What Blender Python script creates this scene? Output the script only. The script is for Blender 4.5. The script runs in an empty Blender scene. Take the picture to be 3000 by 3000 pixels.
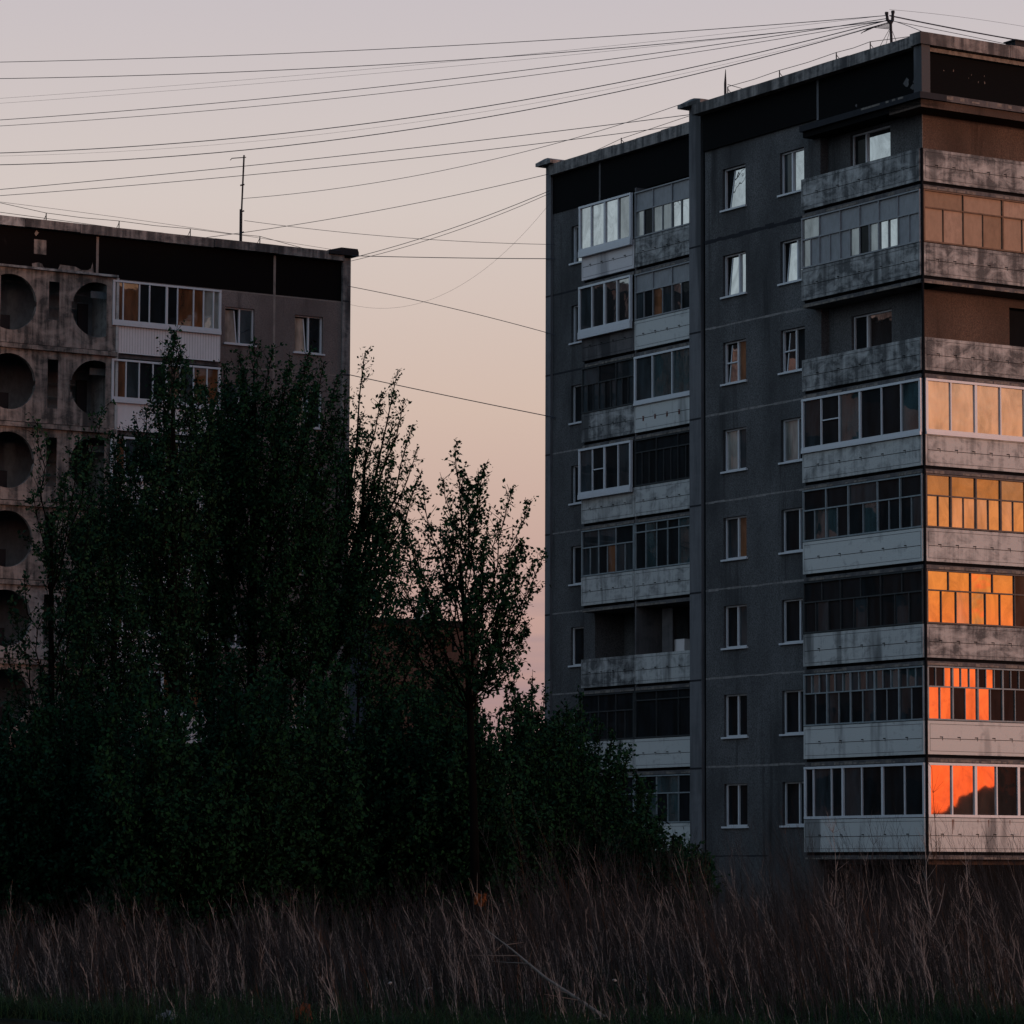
import bpy, math, random
import numpy as np
from mathutils import Matrix, Vector
random.seed(7); RNG = np.random.default_rng(7)
S = bpy.context.scene
# ---------------------------------------------------------------- camera
F_PX, PITCH, ROLL, CAMZ = 10500.0, 0.1005, 0.0035, 2.0      # focal length in pixels of a 3000 px wide frame
cd = bpy.data.cameras.new('camera'); cam = bpy.data.objects.new('camera', cd); S.collection.objects.link(cam)
cd.sensor_width = 36; cd.lens = 36 * F_PX / 3000; cd.clip_start = 0.5; cd.clip_end = 6000
cam.matrix_world = Matrix.Translation((0, 0, CAMZ)) @ Matrix.Rotation(math.pi/2 + PITCH, 4, 'X') @ Matrix.Rotation(ROLL, 4, 'Z')
S.camera = cam
# ---------------------------------------------------------------- sky, sun, exposure
SUN_AZ, SUN_EL, GLOW_AZ = math.radians(124), math.radians(2.5), math.radians(110)
w = bpy.data.worlds.new("World"); S.world = w; w.use_nodes = True
nt = w.node_tree; nt.nodes.clear()
def N(t, **k):
    n = nt.nodes.new(t)
    for a, b in k.items(): setattr(n, a, b)
    return n
def lin(c):
    return tuple((x/255/12.92 if x/255 <= .04045 else ((x/255+.055)/1.055)**2.4) for x in c) + (1,)
def ramp(tree, stops, interp='LINEAR'):
    r = tree.nodes.new('ShaderNodeValToRGB'); cr = r.color_ramp; cr.interpolation = interp
    while len(cr.elements) < len(stops): cr.elements.new(.5)
    for e, (p, c) in zip(cr.elements, stops): e.position = p; e.color = c
    return r
Lk = nt.links.new
geo = N('ShaderNodeTexCoord'); sep = N('ShaderNodeSeparateXYZ'); Lk(geo.outputs['Generated'], sep.inputs[0])
sc = N('ShaderNodeMath', operation='MULTIPLY'); Lk(sep.outputs['Z'], sc.inputs[0]); sc.inputs[1].default_value = 1.0
# thin cloud streaks low over the horizon
mp = N('ShaderNodeMapping'); mp.inputs['Scale'].default_value = (5, 5, 95); Lk(geo.outputs['Generated'], mp.inputs[0])
nz = N('ShaderNodeTexNoise'); nz.inputs['Scale'].default_value = 1.6; nz.inputs['Detail'].default_value = 4; Lk(mp.outputs[0], nz.inputs['Vector'])
def z_(e): return math.sin(math.radians(e))
base = ramp(nt, [(0, lin((158, 122, 122))), (z_(2.5), lin((180, 145, 142))), (z_(4.2), lin((200, 163, 153))), (z_(7.4), lin((216, 191, 177))),
                 (z_(10.7), lin((218, 205, 199))), (z_(14.5), lin((203, 195, 200))), (z_(24), lin((168, 188, 208))), (z_(50), lin((145, 178, 210))), (1, lin((130, 166, 205)))])
Lk(sc.outputs[0], base.inputs[0])
cl_h = ramp(nt, [(0, (1,1,1,1)), (z_(3.8), (1,1,1,1)), (z_(5.4), (0,0,0,1))]); Lk(sc.outputs[0], cl_h.inputs[0])
cl_n = ramp(nt, [(.42, (0,0,0,1)), (.7, (1,1,1,1))]); Lk(nz.outputs['Fac'], cl_n.inputs[0])
clm = N('ShaderNodeMath', operation='MULTIPLY'); Lk(cl_h.outputs[0], clm.inputs[0]); Lk(cl_n.outputs[0], clm.inputs[1])
clm2 = N('ShaderNodeMath', operation='MULTIPLY'); Lk(clm.outputs[0], clm2.inputs[0]); clm2.inputs[1].default_value = .55
mixc = N('ShaderNodeMix', data_type='RGBA'); Lk(clm2.outputs[0], mixc.inputs['Factor']); Lk(base.outputs[0], mixc.inputs['A']); mixc.inputs['B'].default_value = lin((150, 134, 146))
# the afterglow round the place where the sun goes down
dot = N('ShaderNodeVectorMath', operation='DOT_PRODUCT'); Lk(geo.outputs['Generated'], dot.inputs[0]); dot.inputs[1].default_value = (math.sin(GLOW_AZ), math.cos(GLOW_AZ), 0)
gm = N('ShaderNodeMapRange', interpolation_type='SMOOTHSTEP'); Lk(dot.outputs['Value'], gm.inputs['Value'])
gm.inputs['From Min'].default_value = .45; gm.inputs['From Max'].default_value = .99
glow = ramp(nt, [(0, (2.6, .26, .05, 1)), (z_(1.6), (2.6, .27, .055, 1)), (z_(3.2), (2.3, .34, .07, 1)), (z_(4.6), (1.7, .48, .075, 1)), (z_(6.2), (1.3, .48, .16, 1)), (z_(8), (1.25, .66, .38, 1)),
                 (z_(12), (.85, .58, .42, 1)), (z_(22), (.42, .40, .42, 1)), (1, (.12, .17, .25, 1))]); Lk(sc.outputs[0], glow.inputs[0])
# the cool side of the sky, away from the sunset
dot2 = N('ShaderNodeVectorMath', operation='DOT_PRODUCT'); Lk(geo.outputs['Generated'], dot2.inputs[0]); dot2.inputs[1].default_value = (math.sin(math.radians(-105)), math.cos(math.radians(-105)), 0)
gm2 = N('ShaderNodeMapRange', interpolation_type='SMOOTHSTEP'); Lk(dot2.outputs['Value'], gm2.inputs['Value']); gm2.inputs['From Min'].default_value = .15; gm2.inputs['From Max'].default_value = .85
cool = ramp(nt, [(0, lin((150, 166, 182))), (z_(10), lin((186, 202, 210))), (z_(25), lin((184, 208, 224))), (1, lin((130, 166, 205)))]); Lk(sc.outputs[0], cool.inputs[0])
mixb = N('ShaderNodeMix', data_type='RGBA'); Lk(gm2.outputs['Result'], mixb.inputs['Factor']); Lk(mixc.outputs['Result'], mixb.inputs['A']); Lk(cool.outputs[0], mixb.inputs['B'])
mixg = N('ShaderNodeMix', data_type='RGBA'); Lk(gm.outputs['Result'], mixg.inputs['Factor']); Lk(mixb.outputs['Result'], mixg.inputs['A']); Lk(glow.outputs[0], mixg.inputs['B'])
sky = N('ShaderNodeTexSky', sky_type='NISHITA', sun_disc=False); sky.sun_elevation = SUN_EL; sky.sun_rotation = SUN_AZ
bg1 = N('ShaderNodeBackground'); Lk(mixg.outputs['Result'], bg1.inputs['Color']); bg1.inputs['Strength'].default_value = 1.0
bg2 = N('ShaderNodeBackground'); Lk(sky.outputs[0], bg2.inputs['Color']); bg2.inputs['Strength'].default_value = 0.05
add = N('ShaderNodeMixShader'); add.inputs[0].default_value = .06; Lk(bg1.outputs[0], add.inputs[1]); Lk(bg2.outputs[0], add.inputs[2])
out = N('ShaderNodeOutputWorld'); Lk(add.outputs[0], out.inputs['Surface'])
sd = bpy.data.lights.new('sun', 'SUN'); sd.energy = 2.4; sd.angle = math.radians(10); sd.color = (1, .56, .40)
so = bpy.data.objects.new('sun', sd); S.collection.objects.link(so)
so.rotation_euler = Vector((math.sin(SUN_AZ)*math.cos(SUN_EL), math.cos(SUN_AZ)*math.cos(SUN_EL), math.sin(SUN_EL))).to_track_quat('Z', 'Y').to_euler()
S.view_settings.view_transform = 'Standard'; S.view_settings.look = 'None'; S.view_settings.exposure = 0; S.view_settings.gamma = 1
# ---------------------------------------------------------------- geometry helpers
TH = .5585
U = np.array([-math.sin(TH), math.cos(TH)]); V = np.array([math.cos(TH), math.sin(TH)])
def ray(x, y):                       # direction through a point measured on the 3000 px photograph
    a, b = x-1500, y-1500; c, s = math.cos(ROLL), math.sin(ROLL); a, b = a*c+b*s, -a*s+b*c
    up = -b/F_PX
    return np.array([a/F_PX, math.cos(PITCH)-up*math.sin(PITCH), math.sin(PITCH)+up*math.cos(PITCH)])
def at(x, y, Y):
    r = ray(x, y); return np.array([0, 0, CAMZ]) + r*(Y/r[1])
def mat(name, build):
    m = bpy.data.materials.new(name); m.use_nodes = True; t = m.node_tree; t.nodes.clear()
    o = t.nodes.new('ShaderNodeOutputMaterial'); t.links.new(build(t), o.inputs['Surface']); return m
def noise(t, scale, detail=4, vec=None, rough=.55, dist=0):
    n = t.nodes.new('ShaderNodeTexNoise'); n.inputs['Scale'].default_value = scale; n.inputs['Detail'].default_value = detail
    n.inputs['Roughness'].default_value = rough; n.inputs['Distortion'].default_value = dist
    if vec: t.links.new(vec, n.inputs['Vector'])
    return n.outputs['Fac']
def coords(t, scale=(1,1,1), kind='Position'):
    g = t.nodes.new('ShaderNodeNewGeometry'); m = t.nodes.new('ShaderNodeMapping'); m.inputs['Scale'].default_value = scale
    t.links.new(g.outputs['Position'], m.inputs[0]); return m.outputs[0]
def mixrgb(t, fac, a, b):
    m = t.nodes.new('ShaderNodeMix'); m.data_type = 'RGBA'
    for v, k in ((fac, 'Factor'), (a, 'A'), (b, 'B')):
        i = [q for q in m.inputs if q.name == k and (q.type == 'VALUE' if k == 'Factor' else q.type == 'RGBA')][0]
        if isinstance(v, (int, float)): i.default_value = v
        elif isinstance(v, tuple): i.default_value = v if len(v) == 4 else v+(1,)
        else: t.links.new(v, i)
    return [o for o in m.outputs if o.type == 'RGBA'][0]
def pbsdf(t, col, rough=.85, bump=None, bstr=.3, spec=.3, metal=0):
    p = t.nodes.new('ShaderNodeBsdfPrincipled'); p.inputs['Roughness'].default_value = rough; p.inputs['Specular IOR Level'].default_value = spec; p.inputs['Metallic'].default_value = metal
    if isinstance(col, tuple): p.inputs['Base Color'].default_value = col if len(col) == 4 else col+(1,)
    else: t.links.new(col, p.inputs['Base Color'])
    if bump is not None:
        b = t.nodes.new('ShaderNodeBump'); b.inputs['Strength'].default_value = bstr; b.inputs['Distance'].default_value = .02; t.links.new(bump, b.inputs['Height']); t.links.new(b.outputs[0], p.inputs['Normal'])
    return p.outputs[0]
def thr(t, v, lo, hi):
    r = ramp(t, [(lo, (0,0,0,1)), (hi, (1,1,1,1))]); t.links.new(v, r.inputs[0]); return r.outputs[0]
def concrete(name, clean, dirt, lo, hi, streak=.6, scale=1.1):
    def b(t):
        n1 = noise(t, scale*1.4, 7, coords(t, (1, 1, 1.7)), .66, .6)
        n2 = noise(t, 2.2, 5, coords(t, (2.2, 2.2, .22)), .6)
        n3 = noise(t, 24, 4, coords(t), .7)
        m = t.nodes.new('ShaderNodeMath'); m.operation = 'MULTIPLY'; t.links.new(n2, m.inputs[0]); m.inputs[1].default_value = streak
        a = t.nodes.new('ShaderNodeMath'); a.operation = 'MULTIPLY_ADD'; t.links.new(n1, a.inputs[0]); a.inputs[1].default_value = 1-streak; t.links.new(m.outputs[0], a.inputs[2])
        c = mixrgb(t, thr(t, a.outputs[0], lo, hi), clean, dirt)
        c = mixrgb(t, thr(t, n3, .56, .85), c, tuple(x*.75 for x in clean))
        c = mixrgb(t, thr(t, noise(t, .9, 3, coords(t, (1, 1, .15))), .58, .66), c, tuple(x*.8 for x in dirt[:3]))
        return pbsdf(t, c, .9, n3, .4)
    return mat(name, b)
C_LIGHT = concrete('concrete_light', (.41, .43, .44), (.20, .21, .22), .54, .72, .35)
C_MID = concrete('concrete_worn', (.36, .375, .385), (.13, .138, .145), .47, .64, .4)
C_STAIN = concrete('concrete_stained', (.30, .31, .32), (.062, .066, .072), .40, .57, .35)
C_DARK = concrete('concrete_dark', (.085, .082, .088), (.035, .036, .042), .45, .65, .5)
C_PALE = concrete('concrete_painted_pale', (.50, .49, .52), (.34, .34, .37), .6, .8, .3)
C_LOG = concrete('loggia_concrete', (.24, .205, .19), (.042, .041, .041), .42, .58, .5, .9)
C_PIER = concrete('pier_concrete', (.105, .11, .125), (.055, .06, .07), .45, .7, .7)
C_FASC = concrete('fascia_concrete', (.21, .20, .20), (.05, .05, .054), .40, .58, .6, 2.2)
def wallm(name, c0, c1):
    def b(t):
        n = noise(t, 22, 4, coords(t), .85); n1 = noise(t, .5, 5, coords(t, (1, 1, .5)))
        c = mixrgb(t, thr(t, n, .38, .62), c0, c1); c = mixrgb(t, thr(t, n1, .35, .75), c, tuple(x*.74 for x in c0))
        n4 = noise(t, 1.1, 6, coords(t, (1.5, 1.5, .12)), .65)
        c = mixrgb(t, thr(t, n4, .56, .72), c, tuple(x*.6 for x in c0))
        return pbsdf(t, c, .95, n, .5, .1)
    return mat(name, b)
WALL = wallm('aggregate_wall', (.039, .041, .046), (.130, .134, .143))
WALL_B = wallm('aggregate_wall_warm', (.115, .096, .096), (.21, .178, .172))
WALL_R = wallm('aggregate_wall_brown', (.045, .034, .030), (.10, .073, .062))
def tar(name, c):
    def b(t):
        n = noise(t, 2.5, 6, coords(t), .7)
        return pbsdf(t, mixrgb(t, thr(t, n, .66, .72), c, tuple(x*2.2 for x in c)), .95, n, .3, .05)
    return mat(name, b)
TAR = tar('black_coating', (.0042, .0046, .0055)); TAR_B = tar('black_brown_coating', (.0050, .0042, .0045))
def flat(name, c, rough=.7, spec=.3, v=.25):
    return mat(name, lambda t: pbsdf(t, mixrgb(t, thr(t, noise(t, 6, 5, coords(t, (1, 1, .5)), .7), .4, .75), c, tuple(x*(1-v) for x in c)), rough, None, 0, spec))
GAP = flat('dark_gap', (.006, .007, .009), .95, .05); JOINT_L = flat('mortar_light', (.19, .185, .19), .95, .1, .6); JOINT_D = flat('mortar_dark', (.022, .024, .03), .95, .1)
JOINT_W = flat('mortar_pale', (.22, .19, .18), .95, .1, .4); LEDGE = flat('rough_slab_edge', (.17, .155, .145), .95, .1, .75)
PVC = flat('white_plastic', (.46, .49, .54), .45, .4, .08); WOODW = flat('grey_painted_wood', (.20, .235, .26), .8, .2, .4); WOODD = flat('dark_painted_wood', (.035, .04, .044), .8, .2, .4)
FRAME_B = flat('brown_frame', (.10, .085, .08), .8, .2, .4); METAL = flat('grey_metal_panel', (.20, .215, .24), .6, .4, .3); TANP = flat('tan_panel', (.25, .18, .135), .8, .2, .22)
SIDING = flat('white_siding', (.58, .57, .60), .5, .3, .1); STEEL = flat('dark_steel', (.012, .013, .018), .8, .2, .2); CABLE = flat('cable_black', (.03, .034, .05), .8, .2, .1)
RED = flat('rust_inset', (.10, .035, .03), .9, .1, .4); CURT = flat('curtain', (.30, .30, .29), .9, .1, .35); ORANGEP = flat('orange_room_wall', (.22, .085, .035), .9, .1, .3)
def glass(name, fac, inner, wav=.06, rough=.015, tint=(1, 1, 1)):
    def b(t):
        g = t.nodes.new('ShaderNodeBsdfGlossy'); g.inputs['Roughness'].default_value = rough; g.inputs['Color'].default_value = tint+(1,)
        n = noise(t, 1.3, 2, coords(t)); bp = t.nodes.new('ShaderNodeBump'); bp.inputs['Strength'].default_value = wav; bp.inputs['Distance'].default_value = .05
        t.links.new(n, bp.inputs['Height']); t.links.new(bp.outputs[0], g.inputs['Normal'])
        c = mixrgb(t, thr(t, noise(t, 1.6, 3, coords(t, (1.6, 1.6, .45))), .38, .64), inner, tuple(x*.35 for x in inner))
        d = pbsdf(t, c, .8, None, 0, .1); m = t.nodes.new('ShaderNodeMixShader'); mr = t.nodes.new('ShaderNodeMapRange'); t.links.new(noise(t, 1.5, 6, coords(t, (1, 1, .6)), .7, 1.2), mr.inputs['Value'])
        mr.inputs['From Min'].default_value = .3; mr.inputs['From Max'].default_value = .6; mr.inputs['To Min'].default_value = fac*.62; mr.inputs['To Max'].default_value = fac*1.06; t.links.new(mr.outputs['Result'], m.inputs[0])
        t.links.new(d, m.inputs[1]); t.links.new(g.outputs[0], m.inputs[2]); return m.outputs[0]
    return mat(name, b)
G_MIR = glass('glass_bright', .62, (.05, .055, .06)); G_GLZ = glass('glass', .34, (.022, .026, .03)); G_DULL = glass('glass_dull', .045, (.024, .034, .042)); G_CURT = glass('glass_over_curtain', .22, (.26, .27, .26))
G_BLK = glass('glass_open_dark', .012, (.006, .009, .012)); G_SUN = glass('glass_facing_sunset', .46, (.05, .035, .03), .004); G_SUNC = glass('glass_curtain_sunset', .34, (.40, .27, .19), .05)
G_SUND = glass('glass_dim_sunset', .012, (.035, .028, .026)); G_BRN = glass('glass_brown_room', .10, (.16, .065, .028)); G_BEI = glass('glass_painted_reflection', .25, (.50, .40, .33)); G_OFF = glass('glass_unlit', .004, (.012, .011, .012)); G_SUNW = glass('glass_warped_sunset', .46, (.05, .035, .03), .22); G_SUNU = glass('glass_amber', .26, (.16, .085, .03), .05); G_TEAL = glass('glass_teal', .16, (.03, .06, .07))  # beige pane: a bright sky reflection is painted into its pale colour
def leafm(name, a, b_):
    def b(t):
        o = t.nodes.new('ShaderNodeNewGeometry'); return pbsdf(t, mixrgb(t, noise(t, 1.2, 3, coords(t)), a, b_), .8, None, 0, .03)
    return mat(name, b)
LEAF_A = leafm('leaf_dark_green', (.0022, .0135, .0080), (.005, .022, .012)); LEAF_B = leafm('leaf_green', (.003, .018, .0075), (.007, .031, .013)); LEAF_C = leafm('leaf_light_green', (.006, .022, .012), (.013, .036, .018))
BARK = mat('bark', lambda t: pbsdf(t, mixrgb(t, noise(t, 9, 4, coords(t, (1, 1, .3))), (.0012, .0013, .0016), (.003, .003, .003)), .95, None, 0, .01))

class MB:
    """collects faces (with a material each) and links them as ONE mesh object"""
    def __init__(s): s.v = []; s.f = []; s.m = []; s.mats = []
    def mi(s, m):
        if m not in s.mats: s.mats.append(m)
        return s.mats.index(m)
    def poly(s, pts, m):
        i = len(s.v); s.v += [tuple(p) for p in pts]; s.f.append(tuple(range(i, i+len(pts)))); s.m.append(s.mi(m))
    def hexa(s, c, m):              # c: 8 corners, bottom loop then top loop
        i = len(s.v); s.v += [tuple(p) for p in c]; k = s.mi(m)
        for q in ((0,3,2,1), (4,5,6,7), (0,1,5,4), (1,2,6,5), (2,3,7,6), (3,0,4,7)): s.f.append(tuple(i+j for j in q)); s.m.append(k)
    def build(s, name, parent=None, smooth=False, base=None):
        me = bpy.data.meshes.new(name); b = np.array(base if base is not None else (root_loc(parent) if parent else (0, 0, 0)), float)
        me.from_pydata([tuple(np.array(p)-b) for p in s.v], [], s.f)
        for m in s.mats: me.materials.append(m)
        me.polygons.foreach_set('material_index', s.m)
        if smooth: me.polygons.foreach_set('use_smooth', [True]*len(s.f))
        me.update(); o = bpy.data.objects.new(name, me); S.collection.objects.link(o)
        if parent: o.parent = parent
        elif base is not None: o.location = base
        return o
def root_loc(o):
    while o.parent: o = o.parent
    return tuple(o.location)
def thing(name, label, cat, loc, group=None):
    o = bpy.data.objects.new(name, None); S.collection.objects.link(o); o.location = loc; o.empty_display_size = .3
    return tag(o, label, cat, group)
def tag(o, label=None, cat=None, group=None, kind=None):
    if label: o['label'] = label
    if cat: o['category'] = cat
    if group: o['group'] = group
    if kind: o['kind'] = kind
    return o
class Fac:
    """a facade: s runs along it, p is metres in front of it, z is up"""
    def __init__(s, O, D, Nn): s.O = np.array(O); s.D = D; s.N = Nn
    def P(s, a, p, z): q = s.O + s.D*a + s.N*p; return (q[0], q[1], z)
    def box(s, mb, s0, s1, p0, p1, z0, z1, m):
        mb.hexa([s.P(s0,p0,z0), s.P(s1,p0,z0), s.P(s1,p1,z0), s.P(s0,p1,z0), s.P(s0,p0,z1), s.P(s1,p0,z1), s.P(s1,p1,z1), s.P(s0,p1,z1)], m)
    def quad(s, mb, s0, s1, p, z0, z1, m): mb.poly([s.P(s0,p,z0), s.P(s1,p,z0), s.P(s1,p,z1), s.P(s0,p,z1)], m)
    def wall(s, mb, s0, s1, p, z0, z1, holes, m, th=.28):
        ss = sorted({s0, s1, *[h[0] for h in holes], *[h[1] for h in holes]}); zz = sorted({z0, z1, *[h[2] for h in holes], *[h[3] for h in holes]})
        ss = [a for a in ss if s0 <= a <= s1]; zz = [a for a in zz if z0 <= a <= z1]
        hole = lambda a, z: any(h[0] < a < h[1] and h[2] < z < h[3] for h in holes)
        for i in range(len(ss)-1):
            for j in range(len(zz)-1):
                if not hole((ss[i]+ss[i+1])/2, (zz[j]+zz[j+1])/2): s.quad(mb, ss[i], ss[i+1], p, zz[j], zz[j+1], m)
        for a, b, c, d in holes:
            for A, B in (((a,c),(b,c)), ((b,c),(b,d)), ((b,d),(a,d)), ((a,d),(a,c))):
                mb.poly([s.P(A[0],p,A[1]), s.P(B[0],p,B[1]), s.P(B[0],p-th,B[1]), s.P(A[0],p-th,A[1])], m)
def window(f, par, s0, s1, z0, z1, p, mull=(.5,), bars=(), fr=PVC, panes=None, sill=True, name='window', fw=.055, label=None):
    """frame mesh with its panes and sill as children; mull are fractions from s0, bars = (first mullion cell, height fraction)"""
    mb = MB(); pf, pb = p-.10, p-.17
    f.box(mb, s0, s0+fw, pb, pf, z0, z1, fr); f.box(mb, s1-fw, s1, pb, pf, z0, z1, fr)
    f.box(mb, s0+fw, s1-fw, pb, pf, z0, z0+fw, fr); f.box(mb, s0+fw, s1-fw, pb, pf, z1-fw, z1, fr)
    xs = [s0+fw] + [s0+(s1-s0)*m for m in mull] + [s1-fw]
    for x in xs[1:-1]: f.box(mb, x-fw*.6, x+fw*.6, pb, pf+.01, z0+fw, z1-fw, fr)
    for c, h in bars: f.box(mb, xs[c]+fw*.6, xs[c+1]-fw*.6, pb, pf, z0+(z1-z0)*h-.02, z0+(z1-z0)*h+.02, fr)
    w_ = mb.build(name, par)
    if label: w_['label'] = label
    g = MB(); panes = panes or [G_GLZ]*(len(xs)-1)
    for i in range(len(xs)-1):
        m = panes[i % len(panes)]
        if m in ('tilt', 'tiltl'):     # a sash tilted in at the top: its leaning pane in front of a dark room
            f.quad(g, xs[i], xs[i+1], pb-.04, z0+fw, z1-fw, G_BLK); a, b = xs[i], xs[i+1]; w3 = b-a; za, zb = z0+fw, z1-fw
            if m == 'tilt': bl, br, tl, tr2 = a+.14*w3, b, a+.36*w3, b; e1, e2 = (bl, tl), .045; gm_ = G_MIR
            else: bl, br, tl, tr2 = a, a+.80*w3, a, a+.62*w3; e1, e2 = (br, tr2), .045; gm_ = G_BEI
            g.poly([f.P(bl,pb+.02,za), f.P(br,pb+.02,za), f.P(tr2,pb+.005,zb-.05), f.P(tl,pb+.005,zb-.05)], gm_)
            g.poly([f.P(e1[0],pb+.03,za), f.P(e1[0]+e2,pb+.03,za), f.P(e1[1]+e2,pb+.015,zb-.05), f.P(e1[1],pb+.015,zb-.05)], fr)
        else: f.quad(g, xs[i], xs[i+1], pb+.02, z0+fw, z1-fw, m)
    g.build('pane', w_)
    if sill:
        b = MB(); f.box(b, s0-.07, s1+.07, p-.1, p+.07, z0-.06, z0-.003, fr); b.build('sill', w_)
    return w_
def balcony(f, par, s0, s1, z, p, m, depth=.95, glz=None, label=None, notch=5, gm=None, h=.97, slab=True):
    """one balcony: parapet slab with its groove and notches, floor slab, and (glz) the glazing its owner put on"""
    mb = MB(); f.box(mb, s0, s1, p-.10, p, z, z+h, m)
    mid = z+h*.47; L = s1-s0; e = .003
    for a, b, c, d in ((s0+.07, s1-.07, mid-.008, mid+.008), (s0+.07, s1-.07, z+.09, z+.10), (s0+.07, s1-.07, z+h-.10, z+h-.09), (s0+.07, s0+.08, z+.1, z+h-.1), (s1-.08, s1-.07, z+.1, z+h-.1)):
        f.quad(mb, a, b, p+e, c, d, GAP if c == mid-.008 else JOINT_D)
    for i in range(notch):
        x = s0+L*(i+.75)/(notch+.5); nm = gm or GAP
        f.quad(mb, x-.06, x+.06, p+e*2, mid+.035, mid+.062, nm); f.quad(mb, x+.035, x+.05, p+e*2, mid-.05, mid+.035, JOINT_D)
        if gm: f.quad(mb, x-.045, x+.045, p+e*2, mid-.10, mid+.02, nm)
    o = mb.build('balcony', par)
    if label: o['label'] = label
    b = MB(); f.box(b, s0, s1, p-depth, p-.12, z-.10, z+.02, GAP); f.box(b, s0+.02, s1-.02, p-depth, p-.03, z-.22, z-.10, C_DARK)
    # crumbling pale rim of the floor slab
    x = s0+.03
    while x < s1-.1:
        l = min(random.uniform(.1, .5), s1-.03-x)
        if random.random() < .75: f.quad(b, x, x+l, p-.026, z-.215, z-.215+random.uniform(.04, .09), LEDGE)
        x += l+random.uniform(0, .08)
    if slab: b.build('floor_slab', o)
    if glz: glazing(f, o, s0, s1, z+h+.02, z+2.8-.24, p, **glz)
    return o
def glazing(f, o, s0, s1, z0, z1, p, style='pvc', posts=(.5,), fr=PVC, panes=None, over=0., tr=.62, sub=(3, 2), bars=(), thick=(), panes_up=None, out=.0, drop=0.):
    mb = MB(); p += out; s0 -= 0; s1 += over; fw = .06 if style == 'pvc' else .035; L = s1-s0
    f.box(mb, s0, s1, p-.10, p+.01, z0, z0+fw*1.3, fr); f.box(mb, s0, s1, p-.10, p+.01, z1-fw*1.2, z1, fr)
    if drop: f.box(mb, s0, s1, p-.08, p+.03, z0-drop, z0-.004, fr)
    xs = [s0] + [s0+L*q for q in posts] + [s1]
    for i, x in enumerate(xs):
        w2 = fw*(1.5 if (i in thick or i in (0, len(xs)-1)) else .7); a, b = max(s0, x-w2/2), min(s1, x+w2/2)
        if i == 0: b = s0+w2
        if i == len(xs)-1: a = s1-w2
        f.box(mb, a, b, p-.09, p, z0+fw*1.3, z1-fw*1.2, fr)
    g = MB(); zt = z0+(z1-z0)*tr; n = len(xs)-1; panes = panes or [G_GLZ]
    def pane(a, b, c, d, m):
        w_t = .0008 if m is G_SUN else .004; tl = random.uniform(-w_t, w_t); tz = random.uniform(-w_t, w_t)
        g.poly([f.P(a,p-.05+tl,c), f.P(b,p-.05-tl,c), f.P(b,p-.05-tl+tz,d), f.P(a,p-.05+tl+tz,d)], m)
    for i in range(n):
        a, b = xs[i], xs[i+1]
        if style == 'pvc': pane(a, b, z0, z1, panes[i % len(panes)])
        else:
            f.box(mb, a+fw*.4, b-fw*.4, p-.085, p-.005, zt-.02, zt+.02, fr)
            up = panes_up or panes
            for k, (nn, c, d, pl) in enumerate(((sub[1], z0, zt, panes), (sub[0], zt, z1, up))):
                for j in range(nn):
                    u, v_ = a+(b-a)*j/nn, a+(b-a)*(j+1)/nn; pane(u, v_, c, d, pl[(i*nn+j) % len(pl)])
                    if j: f.box(mb, u-fw*.35, u+fw*.35, p-.08, p-.01, c+.025, d-.025, fr)
    for c, hh in bars: f.box(mb, xs[c]+.03, xs[c+1]-.03, p-.08, p-.01, z0+(z1-z0)*hh-.018, z0+(z1-z0)*hh+.018, fr)
    gf = mb.build('glazing_frame', o); g.build('pane', o); return gf

# ================================================================ the setting
def structure(mb, name): o = mb.build(name); tag(o, kind='structure'); return o
SOIL = mat('soil', lambda t: pbsdf(t, mixrgb(t, noise(t, .6, 6, coords(t), .7), (.008, .014, .008), (.02, .017, .013)), .98, noise(t, 7, 5, coords(t)), 1.0, .05))
g = MB(); n_ = 60
def gz(x, y): return .12*math.sin(x*.31+1)*math.sin(y*.23)+.06*math.sin(x*1.3+y*.9)
xs_ = np.linspace(-60, 60, n_); ys_ = np.linspace(30, 170, n_)
for i in range(n_-1):
    for j in range(n_-1):
        g.poly([(xs_[a], ys_[b], gz(xs_[a], ys_[b])) for a, b in ((i,j),(i+1,j),(i+1,j+1),(i,j+1))], SOIL)
for (a, b, c, d) in ((-3000, -60, -1500, 3000), (60, 3000, -1500, 3000), (-60, 60, -1500, 30), (-60, 60, 170, 3000)):
    g.poly([(a,c,-.05), (b,c,-.05), (b,d,-.05), (a,d,-.05)], SOIL)
structure(g, 'ground')
# far ridge with trees and roofs towards the sunset (seen only mirrored in the lowest windows)
HILL = flat('far_hill', (.07, .04, .03), .95, .05); g = MB(); R0 = 420
prev = None
for i in range(0, 1001):
    az = math.radians(70+i*.08); e = .55+.35*math.sin(i*.042+.6)+.28*math.sin(i*.13)+.12*random.random()+(.75 if 100 < az*180/math.pi < 108.2 else 0)
    ad = math.degrees(az); h = CAMZ+R0*math.tan(math.radians(max(.3, e)))
    if 107.9 < ad < 109.6: h = 5.02*(3.77+1.43*float(np.interp(109.4-ad, [0, .15, .25, .38, .42, .8, .88, 1.0, 1.25, 1.5], [0, .05, .28, .10, .36, .47, .60, .52, .68, .8])))-8.04
    elif ad <= 107.9: h = max(h, 13.5+random.uniform(-1, 1))
    q = (12+R0*math.sin(az), 104+R0*math.cos(az)); q2 = (12+(R0+90)*math.sin(az), 104+(R0+90)*math.cos(az))
    if prev:
        a, b, hh = prev; g.poly([(*a, -1), (*q, -1), (*q, h), (*a, hh)], HILL); g.poly([(*a, hh), (*q, h), (*q2, -1), (*b, -1)], HILL)
    prev = (q, q2, h)
structure(g, 'hills')

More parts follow.
